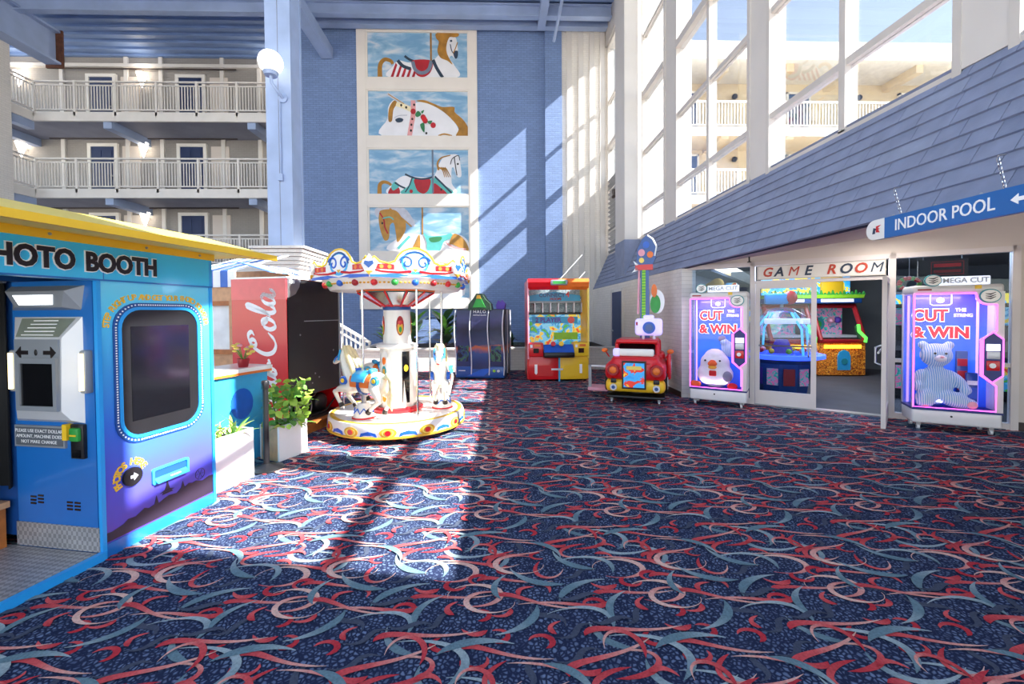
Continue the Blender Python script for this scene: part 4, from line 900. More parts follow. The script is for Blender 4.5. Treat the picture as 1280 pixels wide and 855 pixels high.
# ================================================================ PRIZE CABINETS
mat('neon_pink', 'ff7ae8', .4, emit=2.0, ecol='ff5ce0'); mat('neon_lilac', 'c9a0ff', .4, emit=1.2, ecol='b58cff'); mat('cab_silver', 'd8d6d4', .35, .1, nz=(4, .04)); mat('cab_white', 'eceaea', .3, coat=.2, nz=(4, .03)); mat('stripe_navy', '24327a', .4)
ramp_mat('cut_print', [(.3, '1d3fc0'), (.9, '2c6fe6'), (1.3, '2a55d8'), (1.7, '3a2ba8')], 2, .1, 3, emit=.45)
mat('text_red', 'd81c2c', .4, emit=.35); mat('text_cream', 'f4efb0', .4, emit=.4); mat('text_white', 'ffffff', .4, emit=.5)
def prize_cabinet(name, label, loc, rz):
    c = thing(name, label, 'prize machine', loc, rz, 'string cutting prize machines'); W_ = .84; D_ = .40; h = W_/2
    X = lambda u: -h+u*W_
    MB().rbox(-h, h, 0, D_, .09, .275, .03, 3).build('base', 'cab_white', c, True); MB().box(-h-.002, h+.002, -.003, D_, .262, .285).build('navy_stripe', 'stripe_navy', c)
    MB().cyl((X(.45), -.003, .2), (X(.45), 0.002, .2), .012).build('lock', 'black_plastic', c)
    MB().box(-h, h, D_-.03, D_, .28, 1.82).build('back_shell', 'cab_silver', c); MB().box(-h+.012, h-.012, D_-.036, D_-.03, .285, 1.74).build('back_print', 'cut_print', c)
    MB().rbox(-h, h, 0, D_, 1.745, 1.85, .03, 3).build('top_shell', 'cab_silver', c, True)
    op = [(.012, .30), (.012, 1.74), (.70, 1.74), (.715, 1.66), (.77, 1.61), (.83, 1.60), (.917, 1.60), (.917, 1.285), (.755, 1.17), (.755, .735), (.92, .61), (.92, .30)]
    P = [(X(u), z) for u, z in op]
    # bezel to the right of the opening
    MB().prism([(X(.92), .285), (X(1), .285), (X(1), 1.76), (X(.70), 1.76), (X(.715), 1.66), (X(.77), 1.61), (X(.83), 1.60), (X(.917), 1.60), (X(.917), 1.285), (X(.755), 1.17), (X(.755), .735), (X(.92), .61)], 'xz', 0, .05).build('front_bezel', 'cab_silver', c)
    MB().box(X(.0), X(.012), 0, .03, .285, 1.75).build('left_post', 'cab_silver', c); MB().box(h-.012, h, .05, D_, .285, 1.75).build('side_panel', 'cab_white', c)
    MB().box(-h, -h+.006, .03, D_-.03, .285, 1.75).build('side_glass', 'case_glass', c); MB().prism(P, 'xz', .02, .024).build('front_glass', 'case_glass', c)
    MB().tube([(x, -.006, z) for x, z in P], .0085, 6, True).build('neon_outline', 'neon_pink', c, True)
    MB().tube([(-h+.05, D_-.06, .3), (-h+.05, D_-.06, 1.73)], .014, 8).build('neon_tube', 'neon_lilac', c, True); MB().tube([(X(.87), D_-.06, .3), (X(.87), D_-.06, 1.73)], .014, 8).build('neon_tube', 'neon_lilac', c, True)
    hx_ = [(.875, 1.27), (.985, 1.18), (.985, .74), (.875, .655), (.775, .74), (.775, 1.18)]; Hp = [(X(u), z) for u, z in hx_]
    ct = MB().prism(Hp, 'xz', -.012, .004).build('control_panel', 'stripe_navy', c); MB().tube([(x, -.012, z) for x, z in Hp], .0085, 6, True).build('neon_hexagon', 'neon_pink', ct, True)
    MB().box(X(.81), X(.95), -.018, -.012, 1.04, 1.12).build('status_screen', 'led_white', ct); MB().rbox(X(.81), X(.95), -.03, -.012, .94, 1.03, .01).build('card_reader', 'silver_panel', ct, True); MB().rbox(X(.81), X(.95), -.026, -.012, .80, .92, .008).build('start_panel', 'red', ct, True); MB().cyl((X(.87), -.026, .86), (X(.87), -.034, .86), .03, n=18).build('start_button', 'letter_white', ct, True)
    # lettering on the back print
    yb = D_-.04
    for body, sz, u, z, m1, m2 in (('CUT', .21, .325, 1.46, 'text_red', 'text_white'), ('& WIN', .20, .45, 1.235, 'text_red', 'text_white'), ('THE', .062, .685, 1.535, 'text_cream', None), ('STRING', .058, .715, 1.465, 'text_cream', None)):
        sc = (.84 if body == 'CUT' else .96) if m2 else .92
        if m2: text('lettering', body, sz, (X(u), yb, z), m2, c, ext=.002, bold=.018, sx=sc)
        text('lettering', body, sz, (X(u), yb-.005, z), m1, c, ext=.002, bold=.009 if m2 else .002, sx=sc)
    m = MB(); m.tube([(X(.33), yb, 1.74), (X(.33), yb, 1.62), (X(.36), yb, 1.60), (X(.55), yb, 1.60), (X(.58), yb, 1.62), (X(.58), yb, 1.74)], .006, 6); m.build('printed_bracket', 'text_white', c, True); MB().prism(ell(X(.45), 1.665, .04, .035), 'xz', yb-.004, yb).build('printed_badge', 'text_white', c)
    # scissors emblem and glowing header
    for u, z, r_, nm_ in ((.84, 1.705, .085, 'oval_badge'), (.22, 1.91, .075, 'header_badge')):
        b = MB().prism(ell(X(u), z, r_*1.12, r_, 28), 'xz', -.02, 0.01).build(nm_, 'teal', c); MB().prism(ell(X(u), z, r_*1.0, r_*.86, 28), 'xz', -.025, -.018).build('badge_face', 'white_gloss', b)
        for q in (-.025, .0, .028): MB().tube([(X(u)-.045, -.027, z+q), (X(u), -.027, z+q-.008), (X(u)+.045, -.027, z+q+.016)], [.003, .008, .003], 6).build('badge_mark', 'letter_black', b, True)
    hb = MB().rbox(X(.32), X(.86), .02, .10, 1.85, 1.955, .01).build('header_box', 'neon_lilac' if False else 'led_soft', c, True)
    text('lettering', 'MEGA CUT', .085, (X(.59), .016, 1.902), 'grey_panel', hb, ext=.002, bold=.002)
    MB().box(X(.05), X(.21), -.004, 0, 1.785, 1.805).build('maker_plate', 'red_dark', c); MB().prism([(X(.72)-.03, 1.795), (X(.72)+.03, 1.795), (X(.72)+.03, 1.84), (X(.72)-.03, 1.84)], 'xz', -.005, 0).build('warning_label', 'yellow', c)
    for x in (-h+.08, h-.08):
        for y in (.07, D_-.07):
            w_ = MB().cyl((x-.014, y, .032), (x+.014, y, .032), .032, n=14).build('caster', 'silver_panel', c, True); MB().box(x-.022, x+.022, y-.02, y+.02, .05, .095).build('caster_fork', 'steel', c)
    for z, e in ((1.70, 4.0), (.36, 1.2)):
        ld = bpy.data.lights.new('cabinet_led', 'AREA'); ld.energy = e; ld.size = .6; ld.size_y = .05; ld.shape = 'RECTANGLE'; ld.color = (1, .72, .98)
        lo = bpy.data.objects.new('cabinet_led', ld); COL.objects.link(lo); lo.parent = c; lo.location = (-.05, .08, z); lo.rotation_euler = (R(25), 0, 0) if z > 1 else (R(180-25), 0, 0)
    return c
mat('led_soft', 'f4f6ff', .4, emit=.55, ecol='dfe8ff')
SAr = SA
cwR_loc = (5.69, 5.2, 0); cwR_rz = math.atan2(-.40, .74)
cwL_loc = (3.50, 6.83, 0); cwL_rz = R(-35)
prize_cabinet('prize_cabinet', 'white prize machine with pink neon holding the blue striped teddy bear', cwR_loc, cwR_rz)
prize_cabinet('prize_cabinet', 'white prize machine with pink neon holding the round white bird toy', cwL_loc, cwL_rz)
def at(loc, rz, x, y, z): return (loc[0]+x*math.cos(rz)-y*math.sin(rz), loc[1]+x*math.sin(rz)+y*math.cos(rz), z)
# ---- teddy bear (striped plush)
def stripe_mat():
    m = mat('plush_stripe', 'b5d0ea', .95, nz=(30, .15), bump=(70, .6)); n = m.node_tree.nodes; l = m.node_tree.links; b = n['Principled BSDF']
    tc = n.new('ShaderNodeTexCoord'); wv = n.new('ShaderNodeTexWave'); wv.wave_type = 'BANDS'; wv.bands_direction = 'X'; wv.inputs['Scale'].default_value = 15; wv.inputs['Distortion'].default_value = 1.5
    l.new(tc.outputs['Object'], wv.inputs['Vector']); cr = n.new('ShaderNodeValToRGB'); cr.color_ramp.elements[0].color = (*hx('86b4e4'), 1); cr.color_ramp.elements[1].color = (*hx('dfeaf6'), 1); cr.color_ramp.elements[0].position = .25; cr.color_ramp.elements[1].position = .7
    l.new(wv.outputs['Fac'], cr.inputs[0]); l.new(cr.outputs[0], b.inputs['Base Color'])
stripe_mat(); mat('plush_pale', 'e6e4ee', .95, bump=(70, .5)); mat('plush_white', 'f1eef0', .95, nz=(20, .05), bump=(60, .5)); mat('plush_orange', 'e0622f', .9, bump=(60, .4)); mat('plush_yellow', 'f0b64a', .9, bump=(60, .4)); mat('plush_grey', '8f8aa0', .9, bump=(60, .4)); mat('plush_red', 'd8262c', .9, bump=(60, .4))
tb = thing('teddy_bear', 'large blue striped plush bear sitting inside the right prize machine', 'plush toy', at(cwR_loc, cwR_rz, -.14, .17, .285), cwR_rz)
blob('bear_body', [((0, .02, .28), (.18, .13, .26)), ((.0, .0, .67), (.165, .125, .155)), ((-.13, .0, .80), (.055, .04, .055)), ((.125, .0, .80), (.055, .04, .055)),
                   ((-.17, -.03, .38), (.07, .07, .12), (0, R(25), 0)), ((-.19, -.07, .27), (.06, .07, .07)), ((.19, -.02, .36), (.07, .07, .17), (0, R(-42), 0)), ((.27, -.05, .24), (.06, .06, .06)),
                   ((-.12, -.08, .12), (.11, .09, .115)), ((.15, -.08, .12), (.18, .09, .10), (0, R(18), 0)), ((.29, -.085, .075), (.08, .06, .07)), ((-.14, -.12, .07), (.10, .05, .065))], 'plush_stripe', tb, .016, 6)
MB().sph((.01, -.115, .635), (.06, .045, .045), 16, 10).build('muzzle', 'plush_pale', tb, True); MB().sph((.01, -.157, .655), (.02, .012, .013), 10, 8).build('nose', 'pink', tb, True)
for x in (-.045, .06): MB().sph((x, -.118, .70), .014, 10, 8).build('eye', 'hoof', tb, True)
for x, z in ((.30, .07), (-.14, .06)): MB().sph((x, -.145, z), (.05, .018, .045), 14, 8).build('foot_pad', 'pink', tb, True)
# ---- round bird
bd = thing('bird_plush', 'round white plush bird with orange beak inside the left prize machine', 'plush toy', at(cwL_loc, cwL_rz, -.06, .18, .285), cwL_rz)
blob('bird_body', [((0, .0, .22), (.28, .13, .22)), ((0, 0, .40), (.23, .12, .20)), ((.0, 0, .52), (.16, .10, .12))], 'plush_white', bd, .018, 8)
blob('beak_upper', [((-.02, -.13, .40), (.075, .06, .045)), ((-.02, -.12, .43), (.05, .05, .035))], 'plush_orange', bd, .012, 4); MB().sph((-.02, -.125, .345), (.065, .06, .035), 14, 8).build('beak_lower', 'plush_yellow', bd, True)
for x in (-.13, .09): MB().sph((x, -.118, .45), .016, 10, 8).build('eye', 'hoof', bd, True)
blob('foot', [((-.27, -.1, .05), (.08, .07, .055)), ((-.31, -.11, .06), (.05, .05, .05))], 'plush_orange', bd, .014, 3); blob('foot', [((.27, -.1, .05), (.08, .07, .055))], 'plush_red', bd, .014, 3)
MB().sph((.2, -.11, .2), (.07, .04, .09), 12, 8).build('wing', 'plush_grey', bd, True); MB().rbox(-.07, .04, -.145, -.11, .2, .29, .02).build('bib', 'plush_red', bd, True)
bw = thing('seal_plush', 'small pale blue plush head peeking over the white bird toy', 'plush toy', at(cwL_loc, cwL_rz, .13, .27, .86), cwL_rz); blob('seal_body', [((0, 0, .06), (.11, .07, .14), (0, R(-25), 0)), ((-.06, -.02, .17), (.07, .06, .06))], 'plush_stripe', bw, .014, 5); MB().rbox(-.15, -.04, -.06, .05, .18, .27, .03).build('cap', 'plush_grey', bw, True)
# toys beside the bear
for k, (x, z, mt_, lb_) in enumerate(((.20, .62, 'red', 'red boxed toy standing behind the striped bear'), (.27, .35, 'blue', 'blue boxed toy at the bear\'s right foot'))):
    q = thing('toy_box', lb_, 'toy', at(cwR_loc, cwR_rz, x-.04, .33-.07*k, .285), cwR_rz); MB().rbox(-.055, .055, -.025, .025, 0, z+.1, .008).build('carton', 'booth_navy', q, True); MB().box(-.045, .045, -.028, -.024, z*.35, z*.75).build('carton_window', mt_, q); MB().box(-.048, .048, -.028, -.024, z*.85, z).build('carton_label', 'red' if k == 0 else 'letter_white', q)

# ================================================================ HOOPS CABINET (two-player)
hc = thing('basketball_cabinet', 'tall red and yellow two-player ball game cabinet by the blue wall', 'arcade machine', (1.31, 9.55, 0), R(0))
w2 = .67
cells_mat('hoops_art', ['e9a04a', '58b84a', '3f9fd8', '7fd0ee', 'f2d24a', 'e8573a'], 5, .3); cells_mat('hoops_back', ['a8b8bc', 'b9c8ca', '8fa4ac', 'c8d2cc'], 12)
for s, mt_ in ((-1, 'red'), (1, 'yellow')):
    x0, x1 = sorted((0, s*w2)); MB().rbox(x0, x1, 0, .95, .04, .56, .02).build('lower_front', mt_, hc, True); MB().box(s*w2-.02, s*w2+.02, 0.05, .95, .05, 2.25).build('side_wall', mt_, hc)
    MB().rbox(s*w2-.018, s*w2+.018, -.03, .02, .5, 2.27, .01).build('edge_tube', 'pink' if s < 0 else 'yellow_pale', hc, True)
    x0, x1 = sorted((s*.34, s*.66)); MB().rbox(x0, x1, -.05, .3, .56, .86, .015).build('coin_box', mt_, hc, True); MB().box(x0+.1, x0+.22, -.06, -.05, .64, .74).build('coin_door', 'screen_black', hc); MB().box(x0+.03, x0+.08, -.058, -.05, .76, .82).build('sticker', 'letter_white', hc); MB().box(x0+.12, x0+.26, -.058, -.05, .78, .83).build('sticker', 'orange', hc)
    m = MB(); m.lathe([(.0, 0), (.12, 0)], 3); x0, x1 = sorted((0, s*w2))
    MB().prism([(-.06, 2.1), (-.10, 2.2), (-.06, 2.28), (.35, 2.3), (.35, 2.05), (.0, 2.04)], 'yz', x0, x1).build('canopy', 'red' if s < 0 else 'orange', hc)
    x0, x1 = sorted((s*.12, s*.5)); MB().box(x0, x1, -.006, 0, .12, .36).build('access_door', mt_, hc); MB().box(s*.5-.03, s*.5+.03, -.008, 0, .18, .38).build('door_sticker', 'letter_white', hc)
    MB().cyl((s*.09-.03, -.02, .83), (s*.09-.03, -.05, .845), .055, n=18).build('play_button', 'red' if s < 0 else 'yellow', hc, True)
text('lettering', '1', .3, (-.5, -.008, .25), 'letter_white', hc, ext=.002)
MB().rbox(-.34, .34, -.18, .1, .54, .66, .03).build('control_shelf', 'black_plastic', hc, True); MB().add([(-.33, -.16, .66), (.33, -.16, .66), (.33, .05, .82), (-.33, .05, .82), (-.33, .05, .6), (.33, .05, .6)], [(0, 1, 2, 3), (3, 2, 5, 4), (0, 4, 5, 1), (0, 3, 4), (1, 5, 2)]).build('control_slope', 'blue', hc)
MB().box(-.65, .65, .90, .95, .55, 2.2).build('back_board', 'hoops_back', hc); MB().box(-.65, .65, .82, .9, .6, 1.48).build('art_panel', 'hoops_art', hc)
MB().box(-.52, .58, .815, .82, 1.27, 1.43).build('title_strip', 'sky_cyan', hc); text('lettering', '2 PLAYER', .15, (-.13, .81, 1.345), 'purple', hc, ext=.003, bold=.004); MB().cyl((.42, .82, 1.35), (.42, .8, 1.35), .085, n=20).build('round_logo', 'red', hc, True)
MB().box(.0, .58, .815, .82, .88, 1.05).build('slogan_strip', 'lime', hc); MB().box(-.65, .65, .80, .9, 1.48, 1.54).build('divider_bar', 'black_plastic', hc)
for i in range(8): MB().box(-.65+i*.186-.012, -.65+i*.186+.012, .62, .9, 1.53, 1.76).build('lane_fin', 'silver_panel', hc)
MB().box(-.65, .65, .7, .9, 1.76, 1.9).build('hoop_row', 'grey_panel', hc)
for i in range(7): MB().tube([(-.557+i*.186+.06*math.cos(t), .66+.06*math.sin(t), 1.83) for t in [2*PI*j/14 for j in range(14)]], .009, 6, True).build('hoop', 'letter_white', hc, True)
MB().prism([(-.6, 1.80), (-.6, 1.93), (0, 2.02), (.6, 1.93), (.6, 1.80)], 'xz', .58, .6).build('title_board', 'sky_cyan', hc); text('lettering', 'CONNECT', .125, (-.07, .57, 1.935), 'booth_navy', hc, ext=.003, bold=.004); text('lettering', '4', .18, (.30, .565, 1.95), 'red', hc, ext=.003, bold=.004); text('lettering', 'HOOPS', .08, (.02, .57, 1.845), 'red_dark', hc, ext=.003, bold=.003)
MB().rbox(-.18, .2, -.13, -.02, 2.13, 2.25, .03).build('jackpot_display', 'grey_panel', hc, True); MB().box(-.13, .15, -.136, -.128, 2.16, 2.22).build('display_face', 'green', hc)
for s in (-1, 1):
    for y in (.08, .85): MB().cyl((s*.6, y, 0), (s*.6, y, .05), .03).build('foot', 'black_rubber', hc)
MB().prism([(0.0, .0), (.04, .0), (.04, .55), (.0, .55)], 'xz', -.004, .0).build('centre_stripe', 'sky_cyan', hc)
MB().box(-.16, .1, -.012, -.006, .25, .29).build('logo_strip', 'silver_panel', hc)
MB().tube([(.1, .9, 2.26), (.75, 1.1, 2.95)], .012, 6).build('stay_rod', 'silver_panel', hc); MB().tube([(.55, .9, 2.26), (.8, 1.0, 2.52)], .012, 6).build('stay_rod', 'silver_panel', hc)
# a ball on the shelf area
for k, (x, mt_, lb_) in enumerate(((-.52, 'orange', 'small orange ball resting in the left coin tray of the ball game'),)):
    pass

# ================================================================ SHOOTING BOOTH
sb_ = thing('shooting_booth', 'dark sci-fi shooting game booth with curved silver trims', 'arcade machine', (-.45, 10.0, 0), R(-10))
ramp_mat('scifi_print', [(.1, '1a1d33'), (.4, '223a6a'), (.62, '2b4f86'), (.74, 'c0643a'), (.8, '33436a'), (1.15, '20263c'), (1.4, '3c3a6a'), (1.6, '2a2b4c')], 2, .16, 4); cells_mat('scifi_fig', ['14182a', '24406e', '3a6a52', '1a2036', '2a3c80'], 7)
h = .57
MB().rbox(-h, h, .04, .95, .03, 1.62, .03).build('cabin', 'black_plastic', sb_, True)
bulge = lambda z: -.03-.07*math.sin(max(0, min(1, (z-.1)/1.5))*PI)
zz = [.1+.1*i for i in range(16)]
for k, (x0, x1) in enumerate(((-.55, -.21), (-.19, .21), (.23, .55))):
    m = MB(); y_ = [bulge(z)+(.03 if k != 1 else 0) for z in zz]
    m.add([(x, y, z) for z, y in zip(zz, y_) for x in (x0, x1)]+[(x, .06, z) for z in zz for x in (x0, x1)], [(2*i, 2*i+1, 2*i+3, 2*i+2) for i in range(15)]+[(32+2*i, 34+2*i, 35+2*i, 33+2*i) for i in range(15)]+[(2*i, 2*i+2, 34+2*i, 32+2*i) for i in range(15)]+[(2*i+1, 33+2*i, 35+2*i, 2*i+3) for i in range(15)]+[(0, 32, 33, 1), (30, 31, 63, 62)])
    pn = m.build('front_panel', 'scifi_print', sb_)
    if k != 1: MB().prism([(x0+.04, .42), (x1-.04, .42), (x1-.04, .78), (x0+.04, .78)], 'xz', bulge(.6)+.018, bulge(.6)+.028).build('figure_print', 'scifi_fig', pn)
    else: MB().box(x0+.05, x1-.05, bulge(1.2)-.012, bulge(1.2)+.0, 1.0, 1.35).build('light_print', 'grey_panel', pn) if False else None
for x in (-.565, -.2, .22, .565): MB().tube([(x+.02*math.sin((z-.1)*4.2), bulge(z)-.012, z) for z in zz], .014, 6).build('silver_trim', 'silver_panel', sb_, True)
for y in (.4, .9): MB().tube([(h+.005, y+.04*math.sin((z-.1)*2.1), z) for z in zz], .014, 6).build('silver_trim', 'silver_panel', sb_, True)
MB().box(h, h+.006, .1, .9, .2, 1.5).build('side_print', 'scifi_print', sb_); MB().cyl((h+.006, .55, .62), (h+.012, .55, .62), .06, n=18).build('side_emblem', 'gold', sb_, True)
MB().rbox(-.58, .58, -.05, .3, .03, .3, .03).build('base_front', 'booth_navy', sb_, True); MB().prism([(-.3, .08), (.1, .08), (.3, .26), (.05, .24)], 'xz', -.056, -.05).build('base_flash', 'blue', sb_)
for x in (.34, .44): MB().prism(ell(x, .2, .035, .03), 'xz', -.056, -.05).build('base_badge', 'lime' if x < .4 else 'silver_panel', sb_)
text('lettering', 'HALO', .10, (.01, -.05, 1.56), 'letter_white', sb_, ext=.003, spacing=1.2); text('lettering', 'FIRETEAM RAVEN', .04, (.01, -.06, 1.48), 'letter_white', sb_, ext=.002); MB().box(-.5, -.34, -.054, -.05, .19, .21).build('base_label', 'silver_panel', sb_)
cr_ = MB().prism([(-.26, 1.60), (.28, 1.60), (.26, 1.74), (.14, 1.86), (.07, 1.98), (-.06, 1.98), (-.13, 1.87), (-.24, 1.74)], 'xz', -.08, .25).build('header_crest', 'leaf_dark', sb_); MB().prism([(-.14, 1.66), (.16, 1.66), (.04, 1.9), (-.03, 1.9)], 'xz', -.11, -.08).build('crest_plate', 'green', cr_); MB().prism([(-.05, 1.86), (.06, 1.86), (.04, 1.94), (-.03, 1.94)], 'xz', -.13, -.1).build('crest_badge', 'gold', cr_)
MB().prism([(.34, 1.6), (.52, 1.6), (.55, 1.75), (.47, 1.84), (.44, 1.78), (.38, 1.83), (.33, 1.72)], 'xz', .3, .5).build('rear_crest', 'purple', sb_)
# ================================================================ CAR RIDE
cr0 = thing('car_ride', 'red and yellow kiddie car ride with screen in its nose', 'kiddie ride', (2.22, 7.02, 0), R(-22))
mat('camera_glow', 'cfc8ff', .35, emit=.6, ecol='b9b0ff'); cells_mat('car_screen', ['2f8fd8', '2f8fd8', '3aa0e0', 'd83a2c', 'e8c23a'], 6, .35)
MB().rbox(-.47, .47, .02, 1.25, .10, .145, .02).build('base_plate', 'black_plastic', cr0, True)
for x in (-.38, .38):
    for y in (.08, 1.1): MB().cyl((x-.012, y, .04), (x+.012, y, .04), .04, n=12).build('caster', 'steel', cr0, True); MB().box(x-.02, x+.02, y-.02, y+.02, .05, .11).build('caster_fork', 'steel', cr0)
MB().cyl((0, .5, .14), (0, .5, .26), .2, n=18).build('drive_unit', 'black_plastic', cr0, True)
m = MB(); m.rbox(-.48, .48, .0, 1.25, .2, .42, .08, 3); fuse('lower_body', m, 'yellow', cr0, .022, 3)
m = MB(); m.rbox(-.49, .49, -.01, 1.25, .40, .70, .09, 3); m.rbox(-.40, .40, .0, .6, .6, .80, .10, 3); m.sph((-.34, .06, .58), (.15, .12, .15)); m.sph((.34, .06, .58), (.15, .12, .15)); m.rbox(-.46, .46, .85, 1.27, .6, .82, .08, 3); fuse('upper_body', m, 'red', cr0, .02, 4)
m = MB(); m.rbox(-.36, .36, .42, 1.15, .98, 1.06, .035, 3); 
for x in (-.34, .34): m.tube([(x, .40, .76), (x, .55, 1.01)], .04, 8); m.tube([(x, 1.22, .76), (x, 1.1, 1.01)], .05, 8)
fuse('roof_frame', m, 'red', cr0, .018, 3)
MB().add([(-.32, .42, .79), (.32, .42, .79), (.32, .56, .99), (-.32, .56, .99), (-.32, .43, .785), (.32, .43, .785), (.32, .57, .985), (-.32, .57, .985)], [(0, 1, 2, 3), (4, 7, 6, 5), (0, 4, 5, 1), (1, 5, 6, 2), (2, 6, 7, 3), (3, 7, 4, 0)]).build('windscreen', 'screen_black', cr0)
MB().box(-.20, .18, -.045, .02, .27, .73).build('screen_surround', 'black_plastic', cr0); MB().box(-.175, .155, -.05, -.045, .30, .70).build('nose_screen', 'car_screen', cr0); MB().box(-.13, .11, -.053, -.05, .59, .65).build('screen_title', 'yellow_pale', cr0)
for x in (-.34, .34):
    l_ = MB().cyl((x, -.04, .58), (x, -.08, .58), .10, .09, 20).build('headlamp', 'red_dark', cr0, True); MB().sph((x, -.08, .58), (.06, .025, .06), 14, 8).build('lamp_lens', 'orange', l_, True)
    MB().rbox(x-.045, x+.045, -.03, .02, .36, .43, .008).build('coin_slot', 'black_plastic', cr0, True); f_ = MB().cyl((x, .0, .29), (x, -.04, .29), .055, n=18).build('fog_lamp', 'silver_panel', cr0, True); MB().cyl((x, -.035, .29), (x, -.046, .29), .03, n=14).build('fog_lens', 'booth_navy', f_, True)
    for y in (.32, 1.02):
        w_ = MB().cyl((x*1.40-.03, y, .34), (x*1.40+.03, y, .34), .165, n=24).build('wheel', 'black_rubber', cr0, True); s = 1 if x > 0 else -1; MB().cyl((x*1.40+s*.03, y, .34), (x*1.40+s*.04, y, .34), .10, n=20).build('hub_cap', 'silver_panel', w_, True)
    mi = MB().sph((x*1.62, .45, .86), (.055, .03, .04), 12, 8).build('side_mirror', 'orange', cr0, True); MB().tube([(x*1.4, .5, .74), (x*1.6, .46, .85)], .012, 6).build('mirror_stalk', 'red', cr0, True)
MB().rbox(-.33, .30, .06, .17, .80, .92, .03, 3).build('light_bar', 'white_gloss', cr0, True); MB().rbox(-.36, -.24, .055, .175, .795, .925, .03, 3).build('light_bar_lamp', 'camera_glow', cr0, True)
dr_ = MB().rbox(.49, .56, .55, 1.12, .36, .80, .05, 3).build('side_door', 'red', cr0, True); MB().prism(ell(.82, .55, .14, .14), 'yz', .56, .565).build('door_roundel', 'letter_white', dr_); MB().prism(ell(.82, .55, .09, .09), 'yz', .564, .57).build('door_roundel_centre', 'booth_navy', dr_)
st = MB().rbox(-.86, -.50, .45, .85, .12, .18, .02).build('step', 'pink', cr0, True); MB().box(-.84, -.5, .5, .54, .55, .58).build('step_rail', 'silver_panel', cr0); MB().box(-.85, -.80, .5, .54, .15, .58).build('step_post', 'grey_panel', cr0)
cmr = MB().rbox(-.04, .42, .55, .75, 1.12, 1.42, .06, 3).build('toy_camera', 'camera_glow', cr0, True); MB().rbox(.10, .28, .58, .72, 1.40, 1.48, .03, 2).build('camera_hump', 'camera_glow', cmr, True); MB().cyl((.2, .55, 1.26), (.2, .51, 1.26), .105, n=24).build('lens_ring', 'blue', cmr, True); MB().cyl((.2, .515, 1.26), (.2, .50, 1.26), .06, n=20).build('lens', 'booth_navy', cmr, True); MB().box(-.02, .01, .545, .55, 1.30, 1.36).build('camera_flash', 'red_dark', cmr)
for x in (.1, .28): MB().cyl((x, .65, 1.04), (x, .65, 1.13), .025).build('camera_leg', 'silver_panel', cr0, True)
tw = MB().prism([(.02, 1.06), (.19, 1.06), (.175, 2.35), (.04, 2.35)], 'xz', .95, 1.07).build('tower', 'booth_navy', cr0); MB().prism([(.05, 1.1), (.12, 1.1), (.12, 2.32), (.06, 2.32)], 'xz', .94, .95).build('tower_ladder', 'lime', tw)
for i in range(22): MB().box(.05, .12, .932, .94, 1.14+i*.053, 1.155+i*.053).build('ladder_rung', 'green', tw)
MB().prism([(-.03, 1.5), (.0, 1.5), (.02, 2.3), (-.01, 2.3)], 'xz', .96, 1.04).build('tower_edge', 'pink', tw)
hd_ = MB().prism([(.0, 2.36), (.22, 2.36), (.30, 2.52), (.32, 2.72), (.24, 2.88), (.14, 2.95), (.06, 2.86), (-.02, 2.7), (-.04, 2.5)], 'xz', .95, 1.07).build('tower_head', 'booth_navy', cr0)
for (x, z, r_, mt_) in ((.05, 2.62, .06, 'pink'), (.2, 2.58, .055, 'orange'), (.13, 2.76, .06, 'blue'), (.05, 2.48, .045, 'yellow_pale')): MB().prism(ell(x, z, r_, r_*1.1, 14), 'xz', .935, .95).build('head_ornament', mt_, hd_)
MB().tube([(.28, .95, 2.55), (.31, .95, 2.72), (.24, .95, 2.86), (.15, .95, 2.93)], .016, 6).build('head_rim', 'silver_panel', hd_, True)
bwk = MB().prism([(-.06, 2.30), (.25, 2.30), (.25, 2.40), (-.06, 2.40)], 'xz', .92, .97).build('tower_bow', 'red', cr0); MB().prism([(-.12, 2.26), (.0, 2.3), (-.04, 2.36)], 'xz', .92, .95).build('bow_tail', 'silver_panel', bwk); MB().prism([(-.1, 2.48), (.0, 2.4), (-.05, 2.38)], 'xz', .92, .95).build('bow_tail', 'silver_panel', bwk)
dsk = MB().prism(ell(.32, 1.72, .13, .22), 'xz', 1.0, 1.04).build('side_disc', 'silver_panel', cr0); MB().prism(ell(.29, 1.68, .09, .17), 'xz', .985, 1.0).build('disc_leaf', 'green', dsk); MB().prism(ell(.27, 1.92, .05, .12), 'xz', .96, .985).build('disc_flame', 'orange', dsk)
# ================================================================ DRINKS FRIDGE (seen from its back corner)
wp = thing('wooden_platform', 'low brown wooden platform under the red drinks fridge', 'platform', (-2.6, 5.38, 0), R(76))
MB().box(-.10, 1.12, -.08, .84, 0, .10).build('frame', 'wood', wp)
for i in range(4): MB().box(-.11, 1.13, -.10+i*.24, -.10+i*.24+.232, .10, .125).build('plank', 'wood', wp)
fg = thing('drinks_fridge', 'tall red drinks fridge with white script lettering and black back', 'fridge', (-2.6, 5.38, .125), R(76))
mat('fridge_black', '1d1b1f', .45, nz=(5, .15)); mat('coke_red', 'd8101c', .3, coat=.3, nz=(3, .04)); mat('coke_pale', 'e2474f', .3, coat=.3, nz=(5, .1))
Hf = 1.86
MB().box(0, 1.06, .02, .80, .36, Hf).build('body', 'coke_red', fg)
sp_ = MB().box(-.008, 0, .0, .80, .0, Hf-.26).build('side_panel', 'coke_red', fg); MB().box(-.012, 0, .0, .80, Hf-.26, Hf).build('upper_side_panel', 'coke_pale', fg)
MB().box(1.06, 1.068, .0, .80, 0, Hf).build('far_side_panel', 'coke_red', fg)
